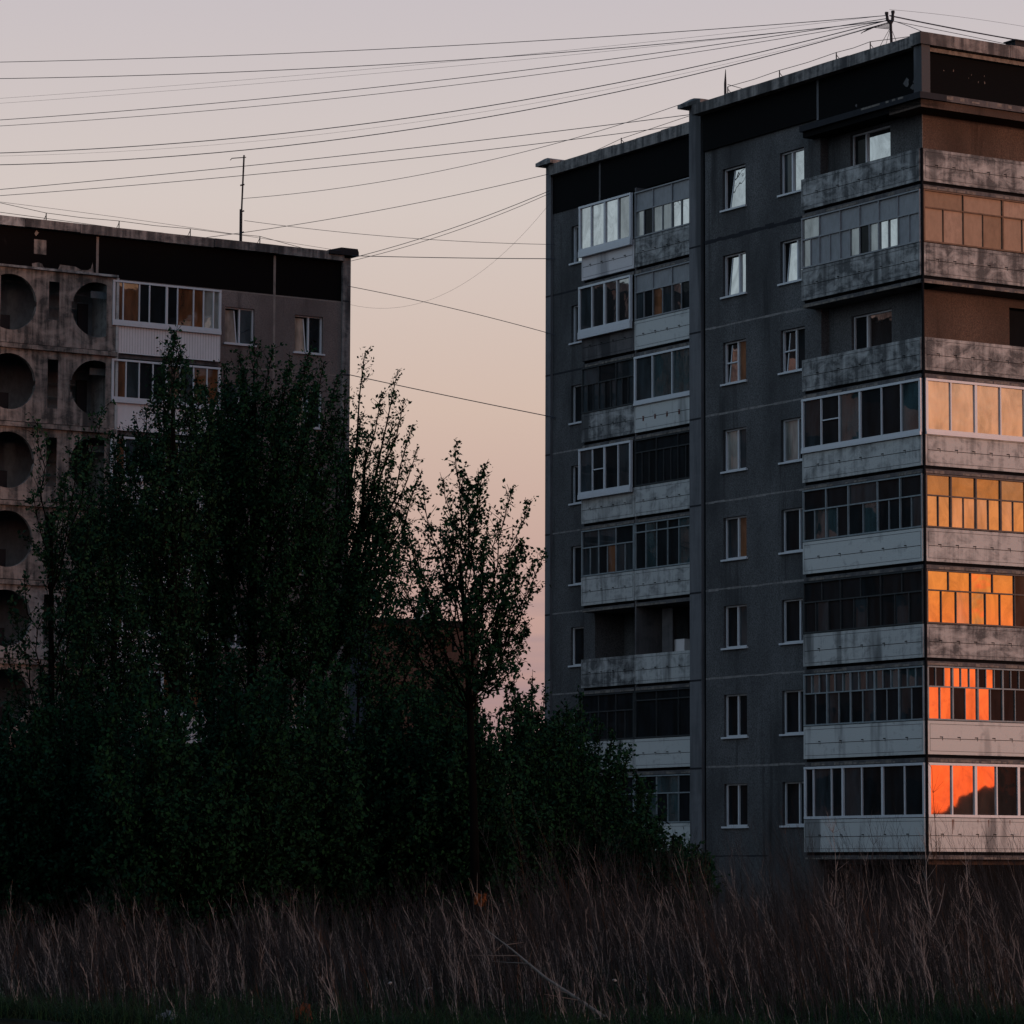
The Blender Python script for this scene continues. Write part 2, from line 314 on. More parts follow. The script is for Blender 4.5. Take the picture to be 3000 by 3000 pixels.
# ================================================================ apartment block on the right
CORN = np.array([11.958, 103.6]); ZB = [2.67+2.8*k for k in range(8)]; TOP = 26.72
FL = Fac(CORN, U, -V); FR = Fac(CORN, V, -U)
rb = thing('apartment_building', 'tall grey panel apartment block on the right with stacked balconies round its near corner', 'apartment building', (*(CORN+U*.5+V*.5), 0))
WZ = (.83, 2.13)       # window sill and head above a storey's parapet bottom
RL = 30.0
# --- walls, street (left) side
mb = MB(); holes = []
for k in range(8):
    holes += [(6.38, 7.64, ZB[k]+.82, ZB[k]+2.15), (9.48, 10.73, ZB[k]+.82, ZB[k]+2.15)]
FL.wall(mb, 5.54, 11.70, -.5, -.1, 25.18, holes, WALL)
FL.wall(mb, .9, 5.54, -.8, -.1, 24.9, [(2.45, 4.42, ZB[k]+.85, ZB[k]+2.20) for k in range(8)], WALL)
mb.poly([FL.P(5.54,-.5,-.1), FL.P(5.54,-.8,-.1), FL.P(5.54,-.8,25.1), FL.P(5.54,-.5,25.1)], WALL)
FL.wall(mb, 12.3, 20.9, -3.2, -.1, 25.0, [(17.9, 19.6, ZB[k]+.6, ZB[k]+2.3) for k in range(8)]+[(13.2, 16.6, ZB[k]+.6, ZB[k]+2.3) for k in range(8)], WALL)
FL.wall(mb, 20.4, 23.1, -2.0, -.1, 25.10, [(21.1, 21.92, ZB[k]+.85, ZB[k]+2.16) for k in range(8)], WALL)
mb.poly([FL.P(20.4,-2,-.1), FL.P(20.4,-3.2,-.1), FL.P(20.4,-3.2,25.1), FL.P(20.4,-2,25.1)], WALL)
# joints between the big panels
for k in range(8):
    z = ZB[k]-.1; jm = JOINT_D if k in (7, 0) else JOINT_L; hw = .05 if k == 7 else (.03 if k else .022)
    e0 = 5.54 if k else 8.4
    a_ = e0
    while a_ < 11.69:
        l_ = min(random.uniform(.25, .8), 11.7-a_); FL.quad(mb, a_, a_+l_, -.497, z-hw*random.uniform(.5, 1.5), z+hw*random.uniform(.5, 1.3), jm); a_ += l_
    if k == 7:      # smeared tar along the joint
        for q in range(26):
            a = 5.6+q*.235; r = .02+.06*random.random()+(.09 if q in (10, 11) else 0); FL.quad(mb, a, a+.25, -.4955, z-.02, z+hw+r*.6, JOINT_D)
    FL.quad(mb, 20.6, 23.1, -1.997, z-.025-.02*(k > 5), z+.025, JOINT_D if k > 5 else JOINT_L)
mb.build('street_wall', rb)
mb = MB(); FL.box(mb, 1.9, 11.7, -8, -3.25, -.1, 25.0, GAP); FL.box(mb, 12.3, 23.3, -12, -3.5, -.1, 25.0, GAP); mb.build('inner_core', rb)
# --- piers with caps
for (a, b, p0, p1, cap) in ((11.95, 12.60, -3.6, -.50, 27.0), (23.10, 23.43, -3.6, -1.90, 27.05)):
    mb = MB(); FL.box(mb, a, b, p0, p1, -.1, cap-.25, C_PIER)
    for k in range(8): FL.quad(mb, a, b, p1+.003, ZB[k]-.16, ZB[k]-.10, JOINT_D)
    pr = mb.build('pier', rb)
    mb = MB(); c = [FL.P(a-.35,p0,cap-.25), FL.P(b+.3,p0,cap-.25), FL.P(b+.3,p1+.25,cap-.25), FL.P(a-.35,p1+.25,cap-.25), FL.P(a-.35,p0,cap-.13), FL.P(b+.3,p0,cap-.13), FL.P(b+.3,p1+.25,cap-.13), FL.P(a-.35,p1+.25,cap-.13)]
    mb.hexa(c, C_FASC); m_ = (a+b)/2
    mb.poly([c[7], c[6], FL.P(m_+.1,p1+.1,cap), FL.P(m_-.1,p1+.1,cap)], C_FASC); mb.poly([c[4], c[7], FL.P(m_-.1,p1+.1,cap), FL.P(m_-.1,p0,cap)], C_FASC); mb.poly([c[6], c[5], FL.P(m_+.1,p0,cap), FL.P(m_+.1,p1+.1,cap)], C_FASC)
    mb.build('pier_cap', pr)
mb = MB(); FL.box(mb, 11.70, 11.95, -3.6, -.62, -.1, 26.5, GAP); mb.build('dark_joint', rb)
# --- attic storey, black
mb = MB(); FL.box(mb, .45, 11.7, -3.0, -.42, 25.16, 26.36, TAR); FR.box(mb, .45, RL, -3.0, -.35, 24.95, 26.22, TAR)
FL.quad(mb, .42, 5.6, -.415, 24.93, 25.2, TAR)
FL.quad(mb, .42, 5.6, -.418, 24.85, 25.0, TAR)
FL.box(mb, 12.62, 23.1, -4.5, -1.98, 25.05, 26.4, TAR)
for a in (5.55,): FL.quad(mb, a-.05, a+.05, -.41, 25.1, 26.36, C_PIER)
FL.quad(mb, 20.05, 20.15, -1.975, 25.05, 26.4, C_DARK)
for cx, cz, r in ((1.15, 25.45, .16), (.85, 25.25, .13), (.62, 25.6, .17), (.78, 25.42, .10), (3.6, 25.2, .06)):     # flaked patches
    pts = [FL.P(cx+r*random.uniform(.5, 1.1)*math.cos(t), -.408, cz+r*random.uniform(.4, 1.0)*math.sin(t)) for t in np.linspace(0, 6.0, 9)]; mb.poly(pts, C_DARK)
for i in range(7):
    cx, cz, r = random.uniform(1, 4), random.uniform(25.1, 26), random.uniform(.012, .035)
    mb.poly([FR.P(cx+r*random.uniform(.5, 1)*math.cos(t), -.345, cz+r*2.2*random.uniform(.5, 1)*math.sin(t)) for t in np.linspace(0, 6, 7)], FRAME_B)
mb.build('attic_wall', rb)
mb = MB(); FL.box(mb, .05, .42, -.42, -.1, 24.9, 26.36, C_PIER); FL.box(mb, .88, 1.2, -.79, -.76, -.1, 24.5, WALL); mb.build('corner_post', rb)
# --- roof slabs and fascia
mb = MB()
def fasc(f, a, b, p, z0, z1, step=1.55):
    x = a
    while x < b-.01:
        l = min(step*random.uniform(.8, 1.2), b-x); d = random.uniform(0, .012); f.box(mb, x+.006, x+l-.006, p-.5, p+d, z0, z1-random.uniform(0, .03), C_FASC); x += l
fasc(FL, .1, 11.9, -.12, 26.36, TOP); fasc(FR, 0, RL, .02, 26.36, TOP+.03); fasc(FL, 12.62, 23.1, -1.8, 26.40, 26.80)
FR.box(mb, .3, RL, -.6, -.18, 26.22, 26.34, LEDGE)
FL.box(mb, .3, 12, -12, -.6, 26.4, TOP-.05, C_DARK); FL.box(mb, 12.1, 23.3, -12, -2.3, 26.45, 26.75, C_DARK); FR.box(mb, 12, RL, -10, -.6, 26.4, TOP-.05, C_DARK)
mb.build('roof_edge', rb)
mb = MB(); FL.box(mb, 0, 5.95, -1.0, 0, 24.74, 24.93, JOINT_D); FL.box(mb, .1, 5.9, -1.0, -.10, 24.56, 24.74, TAR)
FR.box(mb, 0.003, RL, -1.6, -.003, 24.74, 24.925, C_DARK); FR.box(mb, .1, RL, -1.6, -.10, 24.50, 24.735, WALL_R)
x = 1.0
while x < 5: FR.quad(mb, x, x+random.uniform(.05, .3), .0, 24.80, 24.80+random.uniform(.04, .11), LEDGE); x += random.uniform(.15, .6)
x = .8
while x < 3: FL.quad(mb, x, x+random.uniform(.1, .4), .004, 24.86, 24.92, LEDGE); x += random.uniform(.2, .6)
mb.build('top_canopy', rb)
# --- walls, right side
mb = MB(); FR.wall(mb, .8, RL, -.9, -.1, 24.6, [(4.05+6*j, 5.05+6*j, ZB[k]+.1, ZB[k]+2.3) for k in range(7) for j in range(4)], WALL_R)
FR.box(mb, 1.3, RL, -8, -1.2, -.1, 24.5, GAP); mb.build('side_wall', rb)
mb = MB(); FL.box(mb, .76, 11.7, -.78, -.70, -.1, 2.30, GAP); FR.box(mb, .76, RL, -.88, -.80, -.1, 2.30, GAP); mb.build('painted_base_shade', rb)  # near-black strips paint in the deep shade at the foot of the walls
# --- windows, street side
T = 'tilt'
wins_B = {7: ((.42,), [G_DULL, G_MIR], ()), 6: ((.62,), [T, G_MIR], ()), 5: ((.55,), [T, G_BLK], ((0, .5),)), 4: ((.62,), [G_CURT, G_BLK], ()), 3: ((.66,), [G_BLK, G_DULL], ()), 2: ((.66,), [G_BLK, G_BLK], ()), 1: ((.6,), [G_BLK, G_BLK], ()), 0: ((.6,), [G_BLK, G_BLK], ())}
wins_A = {7: ((), [T], ()), 6: ((.62,), [T, G_MIR], ()), 5: ((.56,), [T, G_BRN], ((0, .5),)), 4: ((.55,), [G_CURT, G_DULL], ()), 3: ((.55,), [G_DULL, G_BRN], ()), 2: ((.52,), [G_BLK, G_DULL], ()), 1: ((.52,), [G_BLK, G_BLK], ()), 0: ((.52,), [G_BLK, G_BLK], ())}
# on this side s grows to the left, so lists are written left to right and mirrored here
def mir(t): m, p, b = t; n = len(m); return tuple(1-x for x in reversed(m)), list(reversed(p)), tuple((n-c, h) for c, h in b)
class FlipFac(Fac): pass
FLf = Fac(CORN+U*30, -U, -V)          # the same facade measured from its far end, so that lists read left to right
def lf(s): return 30-s
for k in range(8):
    for (s0, s1, d) in ((6.38, 7.64, wins_B), (9.48, 10.73, wins_A)):
        m, p, b = d[k]; window(FLf, rb, lf(s1), lf(s0), ZB[k]+.82, ZB[k]+2.15, -.5, m, b, PVC, p, fw=.05)
    window(FLf, rb, lf(21.92), lf(21.1), ZB[k]+.85, ZB[k]+2.16, -2.0, (.93,) if k < 6 else (), (), PVC, [G_MIR if k == 7 else (G_GLZ if k == 6 else G_BLK)], fw=.045)
    if k in (7, 5): window(FLf, rb, lf(4.42), lf(2.45), ZB[k]+.85, ZB[k]+2.20, -.8, (.34,), (), PVC, [G_BLK, G_MIR if k == 7 else G_GLZ], fw=.05)
    else: window(FLf, rb, lf(4.42), lf(2.45), ZB[k]+.85, ZB[k]+2.20, -.8, (.34,), (), PVC, [G_BLK, G_DULL], fw=.05)
    window(FLf, rb, lf(19.6), lf(17.9), ZB[k]+.6, ZB[k]+2.3, -3.2, (.6,), (), PVC if k == 2 else WOODD, [G_BLK, G_DULL], sill=False)
    window(FLf, rb, lf(16.6), lf(13.2), ZB[k]+.6, ZB[k]+2.3, -3.2, (.2, .55), (), WOODW if k == 2 else WOODD, [G_DULL, G_BLK, G_BLK], sill=False)
# --- corner balconies, street side (k = 7 is the top)
gl6 = dict(style='wood', posts=(.155, .335, .50, .66, .82), fr=METAL, tr=.57, sub=(1, 2), over=.0, thick=(4,), panes_up=[G_CURT, METAL, METAL, METAL, METAL, METAL],
           panes=[G_CURT, METAL, METAL, METAL, METAL, G_CURT, G_BLK, G_CURT, G_MIR, G_MIR, METAL, METAL], bars=())
gl4 = dict(style='pvc', posts=(.17, .325, .50, .68, .84), thick=(3,), panes=[G_DULL, G_BLK, G_TEAL, G_BLK, G_BLK, G_TEAL], bars=((1, .52),), drop=.10, out=.03)
gl3 = dict(style='wood', posts=(.20, .39, .635, .82), fr=WOODW, tr=.60, sub=(1, 2), thick=(1, 2, 3, 4), panes=[G_BLK, G_TEAL, G_TEAL, G_BLK, G_BLK, G_TEAL, G_BLK, G_BLK, G_BLK, G_DULL], panes_up=[G_BLK, G_BLK, G_DULL, G_BLK, G_BLK])
gl2 = dict(style='wood', posts=(.32, .655), fr=WOODD, tr=.60, sub=(2, 3), panes=[G_BLK, G_DULL, G_BLK], panes_up=[G_BLK, G_BLK])
gl1 = dict(style='wood', posts=(.20, .40, .60, .80), fr=WOODW, tr=.62, sub=(3, 2), thick=(1, 2, 3, 4), panes=[G_BLK, G_BLK, G_DULL], panes_up=[G_DULL, G_TEAL])
gl0 = dict(style='pvc', posts=(.08, .235, .33, .49, .66, .84), fr=PVC, thick=(3, 5), panes=[G_BLK, G_DULL, G_BLK, G_DULL, G_BLK, G_BLK, G_BLK])
lg = {7: (None, C_STAIN), 6: (gl6, C_STAIN), 5: (None, C_STAIN), 4: (gl4, C_MID), 3: (gl3, C_LIGHT), 2: (gl2, C_MID), 1: (gl1, C_LIGHT), 0: (gl0, C_LIGHT)}
for k in range(7, -1, -1):
    gz_, m = lg[k]; balcony(FLf, rb, lf(5.87), lf(.07), ZB[k], 0, m, glz=gz_, label='balcony on the street side of the corner, its front heavily stained' if m is C_STAIN else None)
# --- corner balconies, right side
TANF = flat('tan_frame', (.13, .09, .068), .85, .1, .4); TAN2 = flat('tan_panel_faded', (.285, .21, .165), .8, .2, .35); TAN3 = flat('tan_panel_dark', (.20, .14, .10), .8, .2, .3)
gr6 = dict(style='wood', posts=(.2, .4, .6, .8), fr=TANF, tr=.66, sub=(1, 2), panes=[TANP, TAN2, TANP, TAN3], panes_up=[TAN3, TANP, TAN2], thick=(2,))
gr4 = dict(style='pvc', posts=(.125, .25, .375, .5, .625, .75, .875), fr=PVC, thick=(2, 4, 6), panes=[G_SUNC], drop=.08, out=.03)
gr3 = dict(style='wood', posts=(.125, .25, .375, .5, .625, .75, .875), fr=FRAME_B, tr=.60, sub=(1, 2), thick=(1, 2, 3), panes=[G_SUN, G_SUN, G_SUNC, G_SUNC, G_SUNC, G_SUN, G_SUNC, G_SUN], panes_up=[G_SUNU])
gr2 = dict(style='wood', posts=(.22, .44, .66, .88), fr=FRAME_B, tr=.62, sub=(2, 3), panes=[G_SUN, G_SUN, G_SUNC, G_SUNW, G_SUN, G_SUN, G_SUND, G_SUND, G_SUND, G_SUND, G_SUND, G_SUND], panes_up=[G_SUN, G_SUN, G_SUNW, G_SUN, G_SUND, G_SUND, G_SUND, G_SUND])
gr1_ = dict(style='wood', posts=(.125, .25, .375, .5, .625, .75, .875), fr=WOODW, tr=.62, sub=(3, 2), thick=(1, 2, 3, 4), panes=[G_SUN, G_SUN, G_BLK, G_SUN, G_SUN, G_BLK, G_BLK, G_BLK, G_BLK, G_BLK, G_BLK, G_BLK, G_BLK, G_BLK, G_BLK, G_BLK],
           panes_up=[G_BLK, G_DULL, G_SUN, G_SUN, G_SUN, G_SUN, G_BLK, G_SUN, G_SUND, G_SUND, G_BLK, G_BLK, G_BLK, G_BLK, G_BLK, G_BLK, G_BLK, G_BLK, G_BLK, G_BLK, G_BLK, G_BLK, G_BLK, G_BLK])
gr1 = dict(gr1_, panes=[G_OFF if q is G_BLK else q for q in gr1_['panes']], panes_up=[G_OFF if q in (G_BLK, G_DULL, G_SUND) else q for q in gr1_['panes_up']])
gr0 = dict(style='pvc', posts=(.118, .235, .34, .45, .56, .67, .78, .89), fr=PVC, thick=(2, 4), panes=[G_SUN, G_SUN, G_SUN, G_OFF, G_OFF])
rg = {7: (None, C_STAIN), 6: (gr6, C_STAIN), 5: (None, C_STAIN), 4: (gr4, C_MID), 3: (gr3, C_MID), 2: (gr2, C_STAIN), 1: (gr1, C_LIGHT), 0: (gr0, C_LIGHT)}
for k in range(7, -1, -1):
    gz_, m = rg[k]; balcony(FR, rb, .10, 7.6, ZB[k], -.002, m, glz=gz_, notch=11, label='balcony on the sunset side of the corner, glass glowing orange' if k < 5 else None)
    if k == 6: pass
mb = MB()
FL.box(mb, .0, .06, -.09, -.04, ZB[0]-.1, ZB[7]+.98, GAP)
mb.build('corner_gap', rb)
# --- balcony pairs of the set-back section
lb = {7: (dict(style='pvc', posts=(.24, .5, .76), thick=(2,), panes=[G_MIR, G_MIR, G_MIR, G_GLZ], out=.13, drop=.20), C_PALE),
      6: (dict(style='pvc', posts=(.26, .5, .74), thick=(2,), panes=[G_DULL, G_GLZ, G_GLZ, G_GLZ], out=.14, drop=.24), C_DARK),
      5: (dict(style='wood', posts=(.33, .66), fr=WOODD, tr=.62, sub=(1, 3), panes=[G_DULL, G_BLK, G_DULL]), C_STAIN),
      4: (dict(style='pvc', posts=(.27, .5, .76), thick=(2,), panes=[G_DULL, G_BLK, G_BLK, G_DULL], bars=((1, .5),), out=.13, drop=.16), C_MID),
      3: (dict(style='wood', posts=(.33, .66), fr=WOODW, tr=.62, sub=(1, 2), panes=[G_DULL, G_DULL, G_BLK, G_BRN]), C_MID),
      2: (None, C_STAIN), 1: (dict(style='wood', posts=(.33, .66), fr=WOODD, tr=.62, sub=(1, 2), panes=[G_BLK]), C_MID),
      0: (dict(style='wood', posts=(.33, .66), fr=WOODW, tr=.62, sub=(1, 2), panes=[G_BLK]), C_MID)}
rb2 = {7: (dict(style='wood', posts=(.28, .57, .85), fr=METAL, tr=.58, sub=(1, 2), panes=[G_CURT, G_BLK, G_CURT, G_CURT, G_MIR, G_MIR, G_CURT, G_CURT], panes_up=[METAL, METAL, METAL, METAL]), C_STAIN),
       6: (dict(style='wood', posts=(.28, .57, .85), fr=METAL, tr=.60, sub=(1, 2), panes=[G_DULL, G_BLK, G_BRN, G_DULL, G_GLZ, G_BLK, G_GLZ], panes_up=[METAL, METAL, METAL]), C_LIGHT),
       5: (dict(style='pvc', posts=(.28, .58, .87), panes=[G_DULL, G_TEAL, G_TEAL, G_DULL], drop=.08, out=.03), C_LIGHT),
       4: (dict(style='wood', posts=(.33, .66), fr=WOODD, tr=.72, sub=(1, 3), panes=[G_BLK]), C_MID),
       3: (dict(style='wood', posts=(.5,), fr=WOODW, tr=.80, sub=(3, 3), panes=[G_BLK, G_TEAL, G_BLK]), C_MID),
       2: (None, C_MID), 1: (dict(style='wood', posts=(.33, .66), fr=WOODD, tr=.8, sub=(1, 1), panes=[G_BLK]), C_LIGHT),
       0: (dict(style='wood', posts=(.33, .66), fr=WOODW, tr=.62, sub=(1, 2), panes=[G_BLK, G_TEAL]), C_LIGHT)}
for k in range(7, -1, -1):
    gz_, m = lb[k]; balcony(FLf, rb, lf(20.5), lf(17.30), ZB[k]+.0, -1.5, m, glz=gz_, notch=4, depth=1.6)
    gz_, m = rb2[k]; balcony(FLf, rb, lf(17.25), lf(13.4), ZB[k]+.0, -1.5, m, glz=gz_, notch=5, depth=1.6, gm=RED if k == 5 else None)
mb = MB()
for q in ((lf(17.3), lf(17.22)),): FLf.box(mb, q[0], q[1], -3.1, -1.55, -.1, 25, C_DARK)
mb.build('party_wall', rb)
mb = MB(); FLf.box(mb, lf(16.1), lf(15.5), -2.6, -2.3, ZB[2]+.9, ZB[2]+1.45, SIDING); mb.build('balcony_cabinet', rb)
# drape hung on the open balcony
mb = MB(); FLf.box(mb, lf(16.6), lf(16.0), -2.2, -2.17, ZB[2]+.9, ZB[2]+2.5, C_DARK); mb.build('balcony_curtain', rb)

def tube(mb, pts, rad, m, n=6):
    pts = [np.array(p, float) for p in pts]; rads = rad if hasattr(rad, '__len__') else [rad]*len(pts); rings = []
    for i, p in enumerate(pts):
        d = pts[min(i+1, len(pts)-1)]-pts[max(i-1, 0)]; d /= np.linalg.norm(d)+1e-9; a = np.cross(d, (0, 0, 1) if abs(d[2]) < .9 else (1, 0, 0)); a /= np.linalg.norm(a); b = np.cross(d, a)
        rings.append([p+rads[i]*(a*math.cos(t)+b*math.sin(t)) for t in np.linspace(0, 2*math.pi, n, endpoint=False)])
    i0 = len(mb.v); k = mb.mi(m)
    for r in rings: mb.v += [tuple(q) for q in r]
    for i in range(len(pts)-1):
        for j in range(n): mb.f.append((i0+i*n+j, i0+i*n+(j+1) % n, i0+(i+1)*n+(j+1) % n, i0+(i+1)*n+j)); mb.m.append(k)
    mb.f.append(tuple(i0+j for j in range(n))); mb.m.append(k); mb.f.append(tuple(i0+(len(pts)-1)*n+j for j in range(n))); mb.m.append(k)
# --- railing round the roof
def railing(f, par, posts, p, z0, z1, hgt, end):
    r = MB(); 
    tops = []
    for s in posts: tops.append(f.P(s, p, z0+hgt))
    for a, b in zip(tops[:-1], tops[1:]): tube(r, [a, tuple((np.array(a)+np.array(b))/2-np.array((0, 0, .03))), b], .010, STEEL, 4)
    for e in end: tube(r, e, .010, STEEL, 4)
    ro = r.build('roof_railing', par)
    for s in posts:
        q = MB(); tube(q, [f.P(s, p, z0-.1), f.P(s, p, z0+hgt)], .020, STEEL, 6); tube(q, [f.P(s, p, z0+hgt*.85), f.P(s, p-.45, z0-.02)], .013, STEEL, 4); q.build('railing_post', ro)
    return ro
railing(FL, rb, (3.4, 5.1, 8.05, 10.85), -.8, 26.70, 0, .48, [[FL.P(3.4, -.8, 27.18), FL.P(1.9, -1.2, 27.1)], [FL.P(3.4, -.8, 26.82), FL.P(8, -.8, 26.80), FL.P(10.85, -.8, 26.9)], [FL.P(10.85, -.8, 27.25), FL.P(10.0, -.8, 26.95)], [FL.P(10.85, -.8, 26.8), FL.P(10.0, -.8, 26.92)]])
mb = MB(); tube(mb, [FL.P(10.92, -.75, 26.6), FL.P(10.92, -.75, 27.3), FL.P(10.9, -.75, 27.75)], [.045, .045, .01], STEEL); mb.build('roof_spike', rb)
railing(FL, rb, (19.4,), -2.4, 26.78, 0, .40, [[FL.P(19.4, -2.4, 27.15), FL.P(12.7, -2.4, 27.25)], [FL.P(19.4, -2.4, 27.15), FL.P(22.7, -2.4, 26.85)], [FL.P(19.4, -2.4, 26.9), FL.P(12.7, -2.4, 26.95)]])
mb = MB(); FR.box(mb, 3.85, 4.5, -.7, -.25, 26.70, 26.98, STEEL); FR.box(mb, 3.8, 4.55, -.75, -.2, 26.981, 27.02, STEEL); mb.build('roof_vent', rb)
RUSTS = flat('rust_streak', (.16, .085, .06), .95, .05, .5); mb = MB()
for s_, l_ in ((.95, .42), (1.0, .3), (2.3, .22), (3.1, .15), (1.9, .1)):
    mb.poly([FR.P(s_, .005, ZB[0]+.93), FR.P(s_+.035, .005, ZB[0]+.93), FR.P(s_+.022, .005, ZB[0]+.93-l_), FR.P(s_+.012, .005, ZB[0]+.93-l_)], RUSTS)
mb.build('rust_streaks', rb)
# cable mast on the roof
pm = FL.P(2.6, -1.0, 26.6); mast = thing('cable_mast', 'black roof mast with a forked insulator head where all the overhead cables meet', 'cable mast', pm)
mb = MB(); tube(mb, [pm, (pm[0]-.03, pm[1], 27.62)], .042, STEEL, 8); mb.build('pole', mast)
mb = MB(); h = np.array((pm[0]-.03, pm[1], 27.6))
for dx, hz in ((-.12, .34), (.07, .38)):
    tube(mb, [h, h+np.array((dx*.8, 0, .12)), h+np.array((dx*1.0, 0, hz))], [.045, .05, .04], STEEL, 8); tube(mb, [h+np.array((dx, 0, hz-.06)), h+np.array((dx, 0, hz+.02))], .055, STEEL, 8)
mb.build('insulator_head', mast)
mb = MB()
for q in ((-.45, .1), (.25, .0), (-.25, -.3)): tube(mb, [h-np.array((0, 0, .1)), (pm[0]+q[0], pm[1]+q[1], 26.75)], .008, STEEL, 4)
for i in range(5):
    a = h+np.array((-.3-.1*i, 0, -.05-.03*i)); tube(mb, [h-np.array((0, 0, .04*i)), a+np.array((.12, 0, .06)), a, a-np.array((.2, 0, .05+.02*i))], .012, STEEL, 4)
mb.build('stay_wires', mast)

# ================================================================ apartment block on the left
PB = np.array([-6.178, 133.6]); FB = Fac(PB, -V, -U)
lbd = thing('apartment_building', 'brownish panel apartment block on the left with round loggia openings behind the trees', 'apartment building', (*PB, 0))
BZ = [20.65-2.8*k for k in range(8)]; BL = 62.0
mb = MB(); holes = []
for z in BZ: holes += [(1.1, 2.3, z+.68, z+2.08), (4.0, 5.22, z+.78, z+2.13), (5.5, 9.7, z+.2, z+2.5)]
FB.wall(mb, .32, 9.85, 0, -.1, 23.40, holes, WALL_B); FB.wall(mb, 14.3, BL, 0, -.1, 23.4, [(16+3*j, 17.3+3*j, z+.8, z+2.1) for z in BZ for j in range(15)], WALL_B)
FB.quad(mb, 3.13, 3.22, .003, -.1, 23.38, JOINT_W)
for z in BZ: FB.quad(mb, .32, 5.4, .002, z-.06+2.76, z-.02+2.76, JOINT_W)
mb.build('front_wall', lbd)
mb = MB(); FB.box(mb, -.02, .32, -12, .10, -.1, 25.05, C_FASC)
for z in BZ+[23.45]: FB.quad(mb, -.02, .32, .103, z-.07, z-.02, JOINT_D)
e_ = mb.build('end_wall', lbd); mb = MB(); FB.box(mb, -.25, 1.0, -12, .3, 25.13, 25.27, STEEL)
mb.poly([FB.P(1.0,.3,25.27), FB.P(.5,.3,25.40), FB.P(-.2,.3,25.40), FB.P(-.25,.3,25.27)], STEEL); mb.poly([FB.P(1.0,.3,25.27), FB.P(.5,.3,25.40), FB.P(.5,-12,25.40), FB.P(1.0,-12,25.27)], STEEL)
mb.poly([FB.P(-.2,.3,25.40), FB.P(.5,.3,25.40), FB.P(.5,-12,25.40), FB.P(-.2,-12,25.40)], STEEL); mb.build('end_wall_cap', e_)
mb = MB(); FB.box(mb, .32, BL, -4, -.02, 23.40, 24.90, TAR_B)
for a in (3.17, 10.43): FB.quad(mb, a-.05, a+.05, -.012, 23.40, 24.88, JOINT_W)
for a in range(16, 60, 6): FB.quad(mb, a-.05, a+.05, -.012, 23.4, 24.88, JOINT_W)
FB.quad(mb, 12.45, 12.93, -.01, 24.02, 24.55, C_LOG)
def flake(pts, m): mb.poly([FB.P(a, -.009, b) for a, b in pts], m)
flake([(10.55, 23.45), (10.62, 23.92), (10.68, 23.70), (10.8, 23.62), (11.05, 23.60), (11.3, 23.70), (11.9, 23.72), (12.0, 23.50)], C_LOG)
flake([(12.5, 23.5), (12.6, 23.68), (12.75, 23.72), (13.0, 23.66), (12.98, 23.5)], C_LOG); flake([(12.75, 24.8), (12.85, 24.88), (12.92, 24.75), (12.86, 24.66)], C_LOG)
mb.build('attic_wall', lbd)
mb = MB()
for a, f0 in ((.3, 0),): 
    x = a
    while x < BL:
        l = random.uniform(1.6, 3.0); FB.box(mb, x+.01, x+l-.01, -.5, .18+random.uniform(0, .05), 24.90+random.uniform(0, .03), 25.24, C_FASC if random.random() < .7 else C_STAIN); x += l
FB.box(mb, .3, BL, -12, -.5, 24.95, 25.18, C_DARK); FB.box(mb, .3, BL, -12, -2.3, -.1, 24.9, GAP); mb.build('roof_edge', lbd)
# round-holed loggia screens
def hole_panel(mb, f, t0, t1, z0, z1, p, circ, slot, m, th=.16):
    """front sheet with two circles cut by a straight side and a slot; built as strips over s"""
    n = 120; ss = sorted(set(list(np.linspace(t0, t1, n)) + [slot[0], slot[1]] + [c[3] for c in circ]))
    def spans(s):
        out_ = []
        for (cs, cz, r, cut, side) in circ:
            if abs(s-cs) < r and (s-cut)*side > 0: hh = math.sqrt(r*r-(s-cs)**2); out_.append((cz-hh, cz+hh))
        if slot[0] < s < slot[1]: out_.append((slot[2], slot[3]))
        return out_
    for a, b in zip(ss[:-1], ss[1:]):
        A, B = spans(a+1e-5), spans(b-1e-5)
        if len(A) != len(B): C = spans((a+b)/2); A = B = C
        if not A: f.quad(mb, a, b, p, z0, z1, m); continue
        (a0, a1), (b0, b1) = A[0], B[0]
        for za, zb, ya, yb in ((z0, z0, a0, b0), (a1, b1, z1, z1)): mb.poly([f.P(a,p,za), f.P(b,p,zb), f.P(b,p,yb), f.P(a,p,ya)], m)
        for za, zb in ((a0, b0), (a1, b1)): mb.poly([f.P(a,p,za), f.P(b,p,zb), f.P(b,p-th,zb), f.P(a,p-th,za)], m)
C_PAL2 = concrete('loggia_pale_concrete', (.24, .225, .225), (.06, .058, .06), .48, .64, .4, 1.0)
LOGW = flat('loggia_back_wall', (.15, .19, .22), .9, .1, .4)
